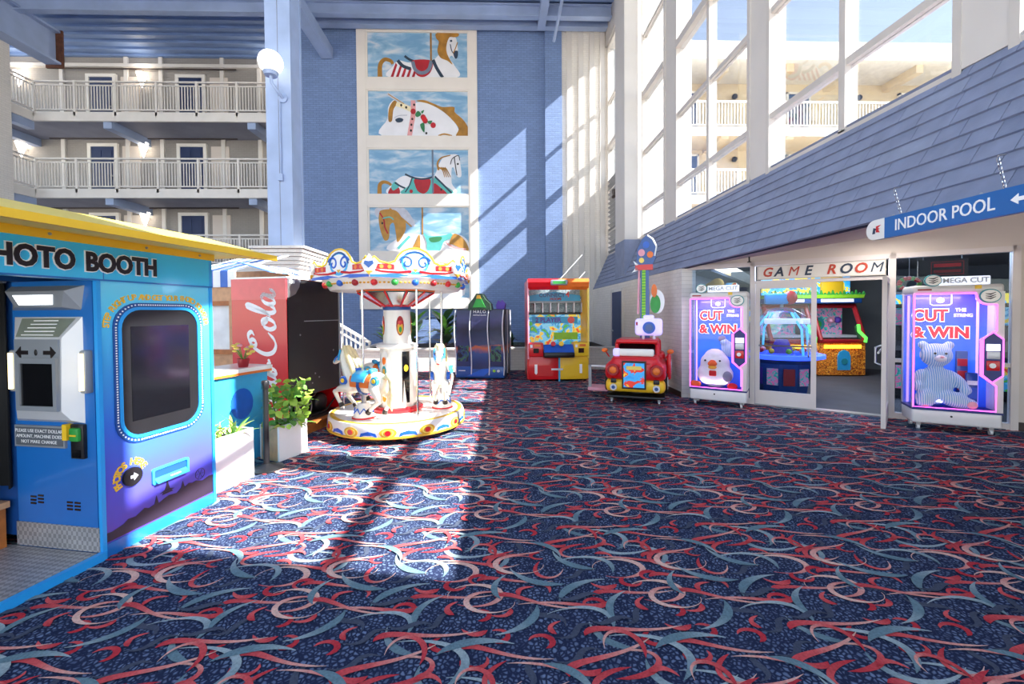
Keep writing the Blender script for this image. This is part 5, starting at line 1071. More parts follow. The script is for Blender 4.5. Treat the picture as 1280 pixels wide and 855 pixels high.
bk = MB().box(.01, 1.05, -.004, .02, .36, Hf-.01).build('back_panel', 'fridge_black', fg); MB().box(.3, 1.05, -.008, -.004, 1.32, 1.33).build('panel_seam', 'grey_panel', bk); MB().box(1.03, 1.06, -.012, .0, .36, Hf).build('corner_strip', 'grey_panel', bk)
MB().prism([(.0, Hf), (.24, Hf), (.21, Hf-.10), (.14, Hf-.19), (.05, Hf-.23), (.0, Hf-.24)], 'xz', -.012, -.004).build('corner_bracket', 'steel', bk); MB().box(.03, .12, -.018, -.010, Hf-.06, Hf-.02).build('bracket_label', 'letter_white', bk)
MB().box(-.015, 1.075, -.012, .82, Hf, Hf+.02).build('top_cap', 'white_gloss', fg)
for x, z in ((.22, 1.15), (.5, .62), (.58, .56), (.44, .5), (.9, .9)): MB().cyl((x, -.004, z), (x, -.008, z), .012).build('bolt', 'steel', bk)
MB().box(.0, 1.06, .02, .8, 0, .04).build('base_pan', 'fridge_black', fg); MB().box(0, 1.06, .45, .8, .04, .36).build('compressor_bay', 'fridge_black', fg)
MB().cyl((.80, .14, .17), (.80, .40, .17), .13, n=24).build('compressor', 'black_plastic', fg, True); MB().sph((.80, .14, .17), (.13, .05, .13), 20, 10).build('compressor_dome', 'black_plastic', fg, True)
for i in range(6): MB().tube([(.1+.09*i+.04*math.sin(t), .08+.01*i, .16+.09*math.cos(t)) for t in [2*PI*j/16 for j in range(16)]], .009, 6, True).build('coil', 'steel', fg, True)
MB().tube([(.05, .05, .08), (.4, .03, .06), (.8, .06, .05), (1.0, .05, .2)], .012, 6).build('hose', 'black_rubber', fg, True); MB().tube([(.12, .06, .3), (.35, .1, .25), (.62, .1, .3), (.78, .2, .3)], .008, 6).build('hose', 'steel', fg, True)
# script lettering: strokes with a broad-nib width, drawn in letter space then laid on the side
def catmull(P, k=7):
    P = [np.array(p, float) for p in P]; P = [2*P[0]-P[1]]+P+[2*P[-1]-P[-2]]; out = []
    for i in range(1, len(P)-2):
        for j in range(k):
            t = j/k; a, b, c, d = P[i-1:i+3]; out.append(.5*((2*b)+(-a+c)*t+(2*a-5*b+4*c-d)*t*t+(-a+3*b-3*c+d)*t**3))
    out.append(P[-2]); return np.array(out)
GL = {'C': (.95, [[(.80,.86),(.92,.98),(.82,1.10),(.60,1.06),(.32,.80),(.16,.42),(.22,.12),(.44,.0),(.68,.08),(.90,.30)], [(.60,1.06),(.46,.98),(.44,.84),(.56,.80),(.66,.92),(.60,1.06)]]),
      'o': (.50, [[(.30,.52),(.14,.42),(.06,.20),(.14,.02),(.30,.06),(.42,.28),(.38,.50),(.26,.52),(.34,.36),(.52,.34)]]),
      'c': (.42, [[(.38,.42),(.32,.54),(.16,.44),(.06,.20),(.14,.02),(.30,.06),(.46,.26)]]),
      'a': (.54, [[(.40,.46),(.28,.54),(.12,.40),(.06,.16),(.14,.02),(.28,.12),(.42,.46)], [(.44,.54),(.36,.24),(.36,.06),(.46,.02),(.60,.22)]]),
      'l': (.36, [[(.0,.20),(.22,.52),(.40,.96),(.42,1.12),(.34,1.12),(.20,.72),(.12,.22),(.18,.02),(.30,.06),(.42,.26)]]),
      '-': (.36, [[(.04,.26),(.14,.32),(.24,.26),(.34,.32)]])}
def script(word, H_, nm, mt_, par, place, wid=.085):
    m = MB(); x = 0
    for ch in word:
        adv, strokes = GL[ch]
        for st_ in strokes:
            P = catmull([(x+p[0]+.18*p[1]*.0, p[1]) for p in st_])*H_; d = np.gradient(P, axis=0); d /= np.linalg.norm(d, axis=1)[:, None]+1e-9; n = len(P)
            vs = []
            for i in range(n):
                ang = math.atan2(d[i][1], d[i][0]); w_ = wid*H_*(.36+.64*abs(math.sin(ang-R(20)))); t = i/(n-1); w_ *= min(1, .35+min(t, 1-t)*8)
                nx, ny = -d[i][1]*w_, d[i][0]*w_
                for hgt in (0, .003):
                    vs += [place(P[i][0]+nx, P[i][1]+ny, hgt), place(P[i][0]-nx, P[i][1]-ny, hgt)]
            fs = []
            for i in range(n-1):
                a = 4*i; fs += [(a, a+1, a+5, a+4), (a+2, a+6, a+7, a+3), (a, a+4, a+6, a+2), (a+1, a+3, a+7, a+5)]
            fs += [(0, 2, 3, 1), (4*n-4, 4*n-3, 4*n-1, 4*n-2)]
            m.add(vs, fs)
        x += adv*1.0
    o = m.build(nm, mt_, par); return o
# letter x -> up the panel, letter y -> towards the far edge (left in the view)
script('Coca-Cola', .36, 'script_lettering', 'letter_white', fg, lambda a, b, hgt: (-.009-hgt, .16+b, -.13+a), .078)

# ================================================================ SNACK STAND behind it
ss = thing('snack_stand', 'wood-framed snack stand with blue and white striped awning', 'stand', (-3.43, 5.74, 0), R(-14))
mat('awning_blue', '4a74c4', .7, nz=(10, .08)); mat('awning_white', 'f2f2f2', .7, nz=(10, .04)); mat('stand_white', 'eef2f2', .6)
for x in (-.62, -.08): MB().box(x-.03, x+.03, 0, .06, 0, 1.92).build('post', 'wood_light', ss)
MB().box(-.65, .0, -.005, .055, 1.72, 1.92).build('lintel', 'wood_light', ss); MB().box(-.6, -.1, .0, .05, 1.66, 1.72).build('window_head', 'wood', ss); MB().box(-.65, .0, -.01, .06, 1.02, 1.08).build('window_sill', 'wood', ss)
MB().box(-.6, .0, .05, .07, 1.08, 1.70).build('white_shutter', 'stand_white', ss); MB().box(-.65, .0, .02, .06, 0, 1.02).build('lower_boards', 'wood_light', ss); MB().box(-1.6, .0, .9, 1.0, 0, 2.2).build('rear_boards', 'wood_light', ss)
for i in range(7):
    x = -.78+i*.115; mt_ = 'awning_blue' if i % 2 else 'awning_white'
    MB().box(x, x+.115, -.03, -.015, 1.90, 2.11).build('valance_strip', mt_, ss)
    MB().add([(x, -.02, 2.11), (x+.115, -.02, 2.11), (x+.115, .95, 2.42), (x, .95, 2.42), (x, -.02, 2.12), (x+.115, -.02, 2.12), (x+.115, .95, 2.43), (x, .95, 2.43)], [(0, 3, 2, 1), (4, 5, 6, 7), (0, 1, 5, 4), (1, 2, 6, 5), (2, 3, 7, 6), (3, 0, 4, 7)]).build('awning_strip', mt_, ss)
for i in range(9):
    y = .0+i*.11; mt_ = 'awning_white' if i % 2 else 'awning_blue'
    MB().add([(.03, y, 2.22), (.03, y+.11, 2.22), (.52, y+.11, 2.08), (.52, y, 2.08), (.03, y, 2.23), (.03, y+.11, 2.23), (.52, y+.11, 2.09), (.52, y, 2.09)], [(0, 3, 2, 1), (4, 5, 6, 7), (0, 1, 5, 4), (1, 2, 6, 5), (2, 3, 7, 6), (3, 0, 4, 7)]).build('side_awning_strip', mt_, ss)
# counter in front
sc_ = thing('snack_counter', 'bright blue counter with white top and orange edge behind the planters', 'counter', (-2.53, 4.86, 0), R(71.6))
MB().box(-.95, -.03, .03, .45, 0, .92).build('front_panel', 'sky_cyan', sc_); MB().box(-1.0, .0, 0, .5, .94, .985).build('counter_top', 'white_gloss', sc_); MB().box(-1.0, .0, -.005, .0, .92, .945).build('counter_edge', 'orange', sc_); MB().box(-.02, .012, .0, .5, .90, .985).build('end_cap', 'white_gloss', sc_)
MB().prism(ell(-.35, .62, .13, .16), 'xz', .024, .03).build('round_emblem', 'blue', sc_)

# ================================================================ PLANTERS
def leafmesh(L, w_, mt_, curl=.25):
    m = MB(); n = 5; vs = []
    for i in range(n+1):
        t = i/n; ww = w_*math.sin(PI*min(1, .08+t*.92))**.8*(1 if t < .98 else .15); z = -curl*L*t*t
        vs += [(L*t, -ww, z+.15*ww), (L*t, 0, z), (L*t, ww, z+.15*ww)]
    fs = []
    for i in range(n): a = 3*i; fs += [(a, a+1, a+4, a+3), (a+1, a+2, a+5, a+4)]
    m.add(vs, fs); me = m.mesh('leaf', mt_, True, 80); return me
LM = {k: leafmesh(.075, .034, k, .3) for k in ('leaf_green', 'leaf_lime')}
LB = {k: leafmesh(.26, .014, k, .5) for k in ('leaf_green', 'leaf_lime')}
LR = random.Random(5)
def planter(label, loc, rz, L, W_, H_, kind):
    p_ = thing('planter_box', label, 'planter', loc, rz, 'white planters by the booth')
    t = .02
    MB().box(-L, 0, 0, t, 0, H_).build('front_board', 'planter_white', p_); MB().box(-L, 0, W_-t, W_, 0, H_).build('back_board', 'planter_white', p_)
    MB().box(-L, -L+t, t, W_-t, 0, H_).build('near_end_board', 'wood_light', p_); MB().box(-t, 0, t, W_-t, 0, H_).build('far_end_board', 'planter_white', p_); MB().box(-L+t, -t, t, W_-t, H_-.08, H_-.05).build('soil', 'soil', p_)
    if kind == 'grass':
        for i in range(46):
            a = LR.uniform(0, 2*PI); k = LR.choice(['leaf_green', 'leaf_lime', 'leaf_lime']); o = link('leaf', LB[k], p_, (-L/2+LR.uniform(-.5, .5)*(L-.1), W_/2+LR.uniform(-.08, .08), H_-.06), (0, R(-LR.uniform(35, 80)), a)); o.scale = (LR.uniform(.7, 1.1),)*3
    else:
        for i in range(5):
            x = -L*.75+i*L*.14; y = W_/2+.05*math.sin(i*2); MB().tube([(x, y, H_-.06), (x-.05+.02*i, y-.03, H_+.2), (x-.1+.05*i, y-.05, H_+.36)], .008, 6).build('stem', 'leaf_green', p_, True)
        for i in range(150):
            t_ = LR.random(); r_ = .24*math.sqrt(LR.random()); a = LR.uniform(0, 2*PI); k = LR.choice(['leaf_green', 'leaf_lime', 'leaf_lime', 'leaf_lime'])
            z = H_+.0+.46*t_; r_ *= (1.1-.5*abs(t_-.45))
            o = link('leaf', LM[k], p_, (-L*.5+r_*math.cos(a)*1.1, W_*.42+r_*math.sin(a)*.8-.05, z), (R(LR.uniform(-50, 50)), R(LR.uniform(-30, 55)), LR.uniform(0, 2*PI))); o.scale = (LR.uniform(.75, 1.35),)*3
        for i in range(30):
            a = LR.uniform(0, 2*PI); o = link('leaf', LB['leaf_green'], p_, (-L*.4+LR.uniform(-.12, .12), W_*.4+LR.uniform(-.12, .1), H_-.04), (0, R(-LR.uniform(20, 60)), a)); o.scale = (.7,)*3
    return p_
planter('white planter box with grassy leaves next to the photo booth', (-2.34, 4.15, 0), R(74), .52, .26, .47, 'grass')
planter('white planter box with tall leafy lime shrub behind the black post', (-2.16, 4.88, 0), R(66), .36, .28, .37, 'shrub')
sn = thing('stanchion_post', 'black crowd control post between the two planters', 'post', (-2.33, 4.35, 0))
MB().lathe([(0, 0), (.155, 0), (.16, .012), (.15, .022), (.06, .04), (.03, .06), (0, .06)], 32).build('base', 'black_plastic', sn, True); MB().cyl((0, 0, .05), (0, 0, .84), .028, n=16).build('post', 'black_plastic', sn, True); MB().lathe([(.03, .80), (.036, .81), (.036, .87), (.03, .885), (0, .885)], 16).build('belt_head', 'black_plastic', sn, True)
fp = thing('flower_pot', 'small pot of yellow flowers standing on the snack counter', 'flower pot', (-2.72, 4.66, .985)); MB().lathe([(0, 0), (.045, 0), (.06, .09), (.05, .09), (0, .07)], 18).build('pot', 'red_dark', fp, True)
for i in range(14): a = LR.uniform(0, 6.28); r_ = .10*math.sqrt(LR.random()); z = .14+.1*LR.random(); MB().tube([(0, 0, .07), (r_*math.cos(a), r_*math.sin(a), z)], .003, 5).build('stem', 'leaf_green', fp); MB().sph((r_*math.cos(a), r_*math.sin(a), z), (.028, .028, .016), 8, 6).build('flower', 'yellow_pale' if i % 3 else 'pink', fp, True)

# ================================================================ RAISED BED with dark plants behind the carousel
rb = struct(MB().box(-4.0, 3.2, 11.45, 11.6, 0, .56).build('planter_wall', 'white_brick_x'), 'low pale wall of the raised plant bed'); MB().box(-4.05, 3.2, 11.40, 11.7, .56, .6).build('coping', 'cream_paint', rb); MB().box(-4.0, 3.2, 11.6, 14.85, .3, .5).build('bed_soil', 'soil', rb); MB().box(-4.0, -3.85, 11.6, 14.85, 0, .56).build('side_wall', 'white_brick_y', rb)
LD = [leafmesh(.55, .08, 'leaf_dark', .45), leafmesh(.55, .055, 'leaf_green', .4), leafmesh(.45, .11, 'leaf_dark', .5)]
places = [(-3.2, 12.4, 'leftmost beside the white stair railing', 1.0), (-2.45, 12.3, 'just left of the carousel column', 1.35), (-1.55, 12.5, 'just right of the carousel column', 1.5), (-.8, 12.3, 'beside the dark shooting booth', 1.3), (.35, 12.4, 'low between shooting booth and ball game', .6)]
for k, (x, y, ds, s) in enumerate(places):
    p_ = thing('bed_plant', 'dark broad-leaved plant in the raised bed, '+ds, 'plant', (x, y, .5), 0, 'plants in the raised bed')
    MB().tube([(0, 0, 0), (.03, 0, .3*s), (0, .02, .5*s)], [.03, .025, .015], 6).build('stem', 'leaf_red', p_, True)
    for i in range(24):
        a = i*2.4+LR.uniform(-.3, .3); o = link('leaf', LR.choice(LD), p_, (0, 0, (.05+.022*i)*s), (0, R(-LR.uniform(15, 70)), a)); o.scale = (LR.uniform(.7, 1.1)*s,)*3
sr = thing('stair_railing', 'white sloping stair railing behind the black fridge back', 'railing', (-4.55, 12.2, 0), 0)
z0, z1, L = 1.30, .72, .95
m = MB(); m.prism([(0, z0-.05), (0, z0+.03), (L, z1+.03), (L, z1-.05)], 'xz', -.04, .04); m.build('handrail', 'white_paint', sr); MB().prism([(0, z0-.24), (0, z0-.18), (L, z1-.18), (L, z1-.24)], 'xz', -.03, .03).build('second_rail', 'white_paint', sr)
for i in range(8): x = .03+i*.125; t = x/L; MB().box(x-.02, x+.02, -.02, .02, 0, z0+(z1-z0)*t-.03).build('baluster', 'white_paint', sr)
# ================================================================ MURAL
mu = thing('mural_frame', 'tall white frame of five painted carousel horse panels', 'mural', (-4.75, 15.0, 0))
MW, MZ0, MZ1 = 4.06, 1.68, 11.40
mu_z = [(9.50, 11.10), (7.53, 9.13), (5.56, 7.16), (3.62, 5.20), (2.0, 3.25)]
x0m, x1m = .33, MW-.30
def sky_mat():
    m = mat('painted_sky', '6f9fc4', .6); n = m.node_tree.nodes; l = m.node_tree.links; b = n['Principled BSDF']
    tc = n.new('ShaderNodeTexCoord'); mp = n.new('ShaderNodeMapping'); mp.inputs['Scale'].default_value = (.9, 1, 2.6); mp.inputs['Rotation'].default_value = (0, R(14), 0); l.new(tc.outputs['Object'], mp.inputs[0])
    nz = n.new('ShaderNodeTexNoise'); nz.inputs['Scale'].default_value = 1.5; nz.inputs['Detail'].default_value = 5; nz.inputs['Distortion'].default_value = .5; l.new(mp.outputs[0], nz.inputs['Vector'])
    cr = n.new('ShaderNodeValToRGB'); e = cr.color_ramp.elements; e[0].position = .40; e[0].color = (*hx('76a4c8'), 1); e[1].position = .68; e[1].color = (*hx('d2d8e0'), 1); q = e.new(.52); q.color = (*hx('94b9d4'), 1)
    l.new(nz.outputs['Fac'], cr.inputs[0]); l.new(cr.outputs[0], b.inputs['Base Color'])
sky_mat(); mat('paint_white', 'e9e8ec', .6, nz=(2, .05)); mat('paint_gold', 'a9772c', .6, nz=(5, .25)); mat('paint_red', 'b01f2c', .6, nz=(4, .15)); mat('paint_teal', '58b5b0', .6, nz=(4, .1)); mat('paint_navy', '2b3d52', .6); mat('paint_grey', '6f7c90', .6); mat('paint_brown', 'b5843a', .6, nz=(4, .2)); mat('paint_pink', 'e3a1a1', .6); mat('paint_green', '2f7a4a', .6); mat('paint_pale_grey', 'c3c4cf', .6)  # flat mural paints, the last one a plain pale grey
zs = [MZ0]+[z for a, b in mu_z[::-1] for z in (a, b)]+[MZ1]
MB().box(0, .30, -.10, 0, MZ0, MZ1).build('stile', 'mural_white', mu); MB().box(MW-.27, MW, -.10, 0, MZ0, MZ1).build('stile', 'mural_white', mu)
for i in range(0, len(zs), 2): MB().box(.30, MW-.27, -.09, 0, zs[i], zs[i+1]).build('rail', 'mural_white', mu)
def cm_(pts, k=5, closed=True):
    P = [np.array(p, float) for p in pts]; n = len(P); out = []
    for i in range(n):
        a, b, c, d = P[i-1], P[i], P[(i+1) % n], P[(i+2) % n]
        for j in range(k): t = j/k; out.append(tuple(.5*((2*b)+(-a+c)*t+(2*a-5*b+4*c-d)*t*t+(-a+3*b-3*c+d)*t**3)))
    return out
def clip01(p): return [(min(1, max(0, a)), min(1, max(0, b))) for a, b in p]
class Panel:
    def __init__(s, k):
        s.z0, s.z1 = mu_z[k]; s.k = k; s.n = 0
        s.o = MB().box(x0m, x1m, -.03, -.0, s.z0+.02, s.z1-.02).build('painted_panel', 'painted_sky', mu)
        m = MB(); t = .05; ring_prism(m, [(.30, s.z0), (MW-.27, s.z0), (MW-.27, s.z1), (.30, s.z1)], [(x0m+.03, s.z0+.05), (x1m-.03, s.z0+.05), (x1m-.03, s.z1-.05), (x0m+.03, s.z1-.05)], 'xz', -.07, 0); m.build('panel_moulding', 'mural_white', mu)
        s.x0, s.x1, s.b0, s.b1 = x0m+.03, x1m-.03, s.z0+.05, s.z1-.05
    def P(s, p): return (s.x0+(s.x1-s.x0)*p[0], s.b1-(s.b1-s.b0)*p[1])
    def shape(s, pts, mt_, sm=True, nm='painted_shape'):
        q = clip01(cm_(pts) if sm else pts); s.n += 1; d = -.031-.0012*s.n
        MB().prism([s.P(p) for p in q], 'xz', d, d+.001).build(nm, mt_, s.o)
    def line(s, pts, w_, mt_, w2=None):
        P = catmull([s.P(p) for p in pts], 5); d = np.gradient(P, axis=0); d /= np.linalg.norm(d, axis=1)[:, None]+1e-9; n = len(P); ws = np.linspace(w_, w_ if w2 is None else w2, n)[:, None]/2
        nn = np.stack([-d[:, 1], d[:, 0]], 1)*ws; poly = [tuple(p) for p in P+nn]+[tuple(p) for p in (P-nn)[::-1]]
        poly = [(min(s.x1, max(s.x0, a)), min(s.b1, max(s.b0, b))) for a, b in poly]; s.n += 1; dd = -.031-.0012*s.n
        MB().prism(poly, 'xz', dd, dd+.001).build('painted_stroke', mt_, s.o)
# panel coordinates: x 0..1 left to right, y 0..1 top to bottom
p = Panel(0)
p.line([(.12, 1), (.125, .72), (.17, .60), (.23, .63), (.25, .70)], .16, 'paint_gold', .1)
p.shape([(.22, 1), (.25, .75), (.31, .62), (.40, .66), (.48, .64), (.60, .62), (.68, .56), (.74, .36), (.76, .12), (.80, .06), (.88, .08), (.90, .25), (.905, .48), (.875, .56), (.84, .50), (.82, .58), (.87, .72), (.88, 1)], 'paint_white')
for i in range(5): x = .225+i*.053; p.shape([(x, 1), (x+.028, 1), (x+.07-.005*i, .72+.03*i), (x+.055-.005*i, .67+.03*i)], 'paint_red', False)
p.line([(.30, .62), (.35, .74), (.43, .81)], .11, 'paint_navy'); p.line([(.37, .52), (.42, .60), (.47, .64)], .08, 'paint_navy')
p.shape([(.45, .62), (.64, .62), (.635, .85), (.57, .98), (.50, .96), (.46, .82)], 'paint_red'); p.line([(.45, .64), (.475, .82), (.54, .90), (.61, .82), (.64, .62)], .12, 'paint_grey')
p.line([(.635, .0), (.635, .3), (.635, .62)], .06, 'paint_gold'); p.line([(.655, .60), (.69, .78), (.75, 1)], .11, 'paint_navy')
p.shape([(.70, .0), (.90, .0), (.91, .07), (.87, .09), (.82, .10), (.79, .3), (.80, .48), (.85, .70), (.80, .62), (.73, .55), (.70, .4), (.715, .2), (.69, .12)], 'paint_gold')
p.shape([(.86, .42), (.905, .40), (.90, .54), (.875, .56)], 'paint_navy'); p.line([(.83, .25), (.845, .40), (.87, .47)], .03, 'paint_navy'); p.line([(.905, .2), (.88, .35), (.86, .45)], .03, 'paint_gold'); p.shape([(.825, .17), (.845, .15), (.85, .19), (.835, .2)], 'paint_navy')
p = Panel(1)
p.shape([(.14, 1), (.19, .62), (.20, .35), (.25, .20), (.32, .20), (.40, .32), (.48, .25), (.55, .24), (.70, .36), (.82, .58), (.90, .82), (.88, 1)], 'paint_white')
p.shape([(.48, .21), (.56, .19), (.66, .27), (.74, .34), (.86, .34), (.87, .46), (.95, .62), (1, .80), (1, 1), (.88, 1), (.905, .82), (.82, .58), (.72, .40), (.6, .27)], 'paint_gold')
p.shape([(.20, .66), (.205, .4), (.25, .22), (.30, .2), (.28, .3), (.25, .42), (.235, .66)], 'paint_gold'); p.line([(.19, .05), (.28, .18), (.36, .30), (.43, .36)], .10, 'paint_pale_grey'); p.line([(.2, .06), (.3, .2), (.36, .28)], .03, 'paint_brown')
p.line([(.28, .28), (.36, .34), (.44, .42)], .16, 'cream'); p.line([(.45, .20), (.45, .5), (.43, .75), (.41, 1)], .16, 'paint_pink')
for q in ((.33, .31), (.38, .36), (.46, .30), (.44, .62), (.43, .75), (.425, .88), (.58, .94)): p.shape(ell(q[0], q[1], .011, .03, 8), 'letter_black', False)
for q, c_ in (((.45, .45), 'paint_red'), ((.55, .58), 'paint_red'), ((.57, .66), 'paint_red'), ((.65, .76), 'paint_red'), ((.56, .62), 'red')): p.shape(ell(q[0], q[1], .027, .065, 12), c_, False)
for a_ in ([(.47, .52), (.50, .44), (.53, .52), (.49, .58)], [(.52, .74), (.56, .72), (.56, .92), (.53, .84)], [(.59, .68), (.64, .66), (.62, .74)], [(.53, .46), (.56, .42), (.545, .5)]): p.shape(a_, 'paint_green')
p.shape([(.27, .64), (.31, .60), (.35, .63), (.335, .69), (.29, .70)], 'paint_navy'); p.line([(.26, .60), (.31, .55), (.39, .54)], .03, 'paint_pale_grey'); p.line([(.70, 1), (.76, .96), (.84, 1)], .05, 'paint_brown')
p = Panel(2)
p.line([(.10, 1), (.105, .80), (.14, .73), (.19, .75), (.23, .82)], .15, 'paint_gold', .08)
p.shape([(.20, 1), (.25, .74), (.33, .60), (.42, .60), (.60, .62), (.66, .56), (.70, .34), (.75, .16), (.82, .10), (.90, .12), (.92, .32), (.93, .56), (.91, .62), (.88, .58), (.85, .40), (.83, .45), (.83, .75), (.84, 1)], 'paint_white')
p.shape([(.19, 1), (.22, .84), (.29, .84), (.30, 1)], 'paint_red'); p.shape([(.22, .82), (.26, .72), (.30, .82), (.24, .92)], 'paint_teal'); p.line([(.255, .74), (.31, .82), (.36, .87)], .06, 'paint_navy')
p.shape([(.33, 1), (.40, .80), (.43, .62), (.50, .66), (.65, .64), (.66, .58), (.75, .78), (.83, 1)], 'paint_teal'); p.shape([(.46, .66), (.61, .66), (.60, .88), (.55, .99), (.49, .94), (.46, .80)], 'paint_red'); p.line([(.36, .55), (.43, .62), (.52, .66), (.60, .64), (.65, .60)], .06, 'paint_navy'); p.line([(.43, .64), (.40, .82), (.36, .96)], .04, 'paint_navy')
p.shape([(.64, 1), (.65, .76), (.71, .84), (.78, 1)], 'paint_red'); p.line([(.66, .60), (.75, .80), (.83, .98)], .06, 'paint_navy'); p.shape(ell(.42, .94, .018, .045, 8), 'paint_red', False); p.shape(ell(.725, .90, .012, .03, 8), 'letter_black', False)
p.line([(.64, 0), (.64, .5), (.64, .98)], .06, 'paint_grey'); p.line([(.70, .46), (.69, .30), (.73, .18), (.82, .12)], .07, 'paint_gold', .03)
for i in range(4): p.line([(.70+.02*i, .40), (.74+.015*i, .46), (.76+.02*i, .62)], .05, 'paint_gold', .02)
p.line([(.86, .16), (.87, .36), (.885, .58)], .03, 'letter_black'); p.line([(.82, .33), (.84, .2), (.90, .13), (.915, .24)], .025, 'letter_black'); p.shape(ell(.895, .32, .01, .025, 8), 'letter_black', False)
p = Panel(3)
p.shape([(.20, 1), (.28, .70), (.36, .60), (.52, .62), (.60, .66), (.72, .64), (.85, .60), (.97, .72), (.97, 1)], 'paint_white'); p.shape([(.09, .20), (.12, .04), (.26, .02), (.34, .2), (.36, .5), (.28, .80), (.26, .60), (.24, .36), (.20, .42), (.19, .70), (.15, .76), (.12, .64), (.095, .42)], 'paint_brown')
p.shape([(.05, .10), (.09, .0), (.34, .0), (.46, .42), (.36, .34), (.28, .10), (.20, .04), (.10, .08), (.08, .24)], 'paint_pale_grey'); p.line([(.2, .02), (.3, .2), (.42, .44)], .05, 'paint_brown'); p.line([(.1, .12), (.14, .28), (.15, .45), (.18, .6)], .05, 'paint_red'); p.line([(.13, .25), (.2, .22), (.24, .28)], .04, 'paint_teal'); p.shape(ell(.125, .36, .01, .03, 8), 'letter_black', False)
p.line([(.53, 0), (.53, .4), (.53, .62)], .05, 'paint_gold'); p.line([(.28, .95), (.34, .80), (.40, .66)], .09, 'paint_teal'); p.shape([(.42, 1), (.46, .78), (.50, .62), (.50, 1)], 'paint_brown')
p.shape([(.54, .58), (.60, .66), (.74, .64), (.82, .60), (.85, .70), (.75, .78), (.70, 1), (.58, 1), (.57, .80)], 'paint_teal'); p.shape([(.60, .70), (.72, .68), (.70, .78), (.62, .8)], 'paint_green'); p.shape([(.84, .62), (.90, .64), (.97, .80), (.99, 1), (.84, .86), (.80, .84)], 'paint_brown'); p.line([(.76, .80), (.84, .92), (.97, .97)], .06, 'paint_pink')
p = Panel(4)
p.shape([(.12, 1), (.2, .6), (.3, .5), (.6, .55), (.75, .4), (.82, .2), (.9, .3), (.9, 1)], 'paint_white'); p.shape([(.4, .5), (.58, .52), (.56, 1), (.42, 1)], 'paint_pink'); p.line([(.75, .45), (.72, .3), (.8, .18)], .12, 'paint_gold')

# ================================================================ SIGNS
gs = thing('game_room_sign', 'white panel with red and navy GAME ROOM letters above the doors', 'sign', sfo(1.98, .035), SA)
MB().box(-.80, .80, -.01, .0, 2.04, 2.265).build('sign_panel', 'white_paint', gs)
mat('sign_red', 'c4452f', .5); mat('sign_navy', '2d3d57', .5)
m = MB(); ring_prism(m, [(-.8, 2.04), (.8, 2.04), (.8, 2.265), (-.8, 2.265)], [(-.785, 2.055), (.785, 2.055), (.785, 2.25), (-.785, 2.25)], 'xz', -.016, -.01); m.build('sign_border', 'window_frame', gs)
for i, (ch, x) in enumerate(zip('GAMEROOM', (-.66, -.50, -.31, -.12, .17, .34, .51, .69))): text('letter', ch, .20, (x, -.014, 2.152), 'sign_red' if ch in 'GR' or i in (2, 6) else 'sign_navy', gs, ext=.004, bold=.0 if ch == 'M' else .005, shear=.25, sx=.92)
ps = thing('indoor_pool_sign', 'blue hanging INDOOR POOL sign with rounded white end', 'sign', (3.16, 3.6, 2.13), -PI/2)
mat('sign_blue', '1f67b0', .4, nz=(4, .04)); MB().box(.16, 1.45, -.02, .02, 0, .165).build('sign_panel', 'sign_blue', ps)
MB().prism([(.16, 0), (.16, .165), (.07, .165)]+[(.07+.0825*math.cos(R(a)), .0825+.0825*math.sin(R(a))) for a in range(100, 265, 12)]+[(.07, 0)], 'xz', -.021, .021).build('end_plate', 'white_gloss', ps)
text('lettering', 'INDOOR POOL', .125, (.60, -.022, .083), 'letter_white', ps, ext=.002, bold=.0005, sx=.80)
MB().prism([(1.03, .083), (1.07, .115), (1.07, .095), (1.15, .095), (1.15, .071), (1.07, .071), (1.07, .051)], 'xz', -.024, -.02).build('arrow_mark', 'letter_white', ps)
MB().prism([(.05, .05), (.075, .05), (.075, .075), (.09, .09), (.06, .1)], 'xz', -.024, -.021).build('emblem_left', 'sign_navy', ps); MB().prism([(.085, .06), (.12, .055), (.105, .08), (.12, .085), (.10, .095), (.13, .115), (.085, .11)], 'xz', -.024, -.021).build('emblem_right', 'red', ps)
for x in (.28, .98):
    for k in range(7):
        T = Matrix.Translation((x-.0+.004*k, -.0-.012*k, .185+k*.026)) @ Matrix.Rotation(R(90 if k % 2 else 0), 4, 'Z')
        m = MB(); m.T = T; m.tube([(.008*math.cos(t), 0, .018*math.sin(t)) for t in [2*PI*j/10 for j in range(10)]], .0028, 5, True); m.build('chain_link', 'chrome', ps, True)
    MB().tube([(x+.03, -.08, .362), (x+.03, -.03, .37)], .005, 6).build('chain_hook', 'steel', ps)
for x in (.22, .55, .85): MB().sph((x, 0, .172), .009, 8, 6).build('top_bolt', 'steel', ps, True)
sp2 = thing('sprinkler_head', 'small dark sprinkler head hanging under the soffit', 'sprinkler', (sfo(1.1, .35)[0], sfo(1.1, .35)[1], zf(sfo(1.1, .35)[0])-.08)); MB().cyl((0, 0, 0), (0, 0, .08), .012).build('stem', 'black_plastic', sp2); MB().cyl((0, 0, -.012), (0, 0, 0), .03).build('deflector', 'black_plastic', sp2)

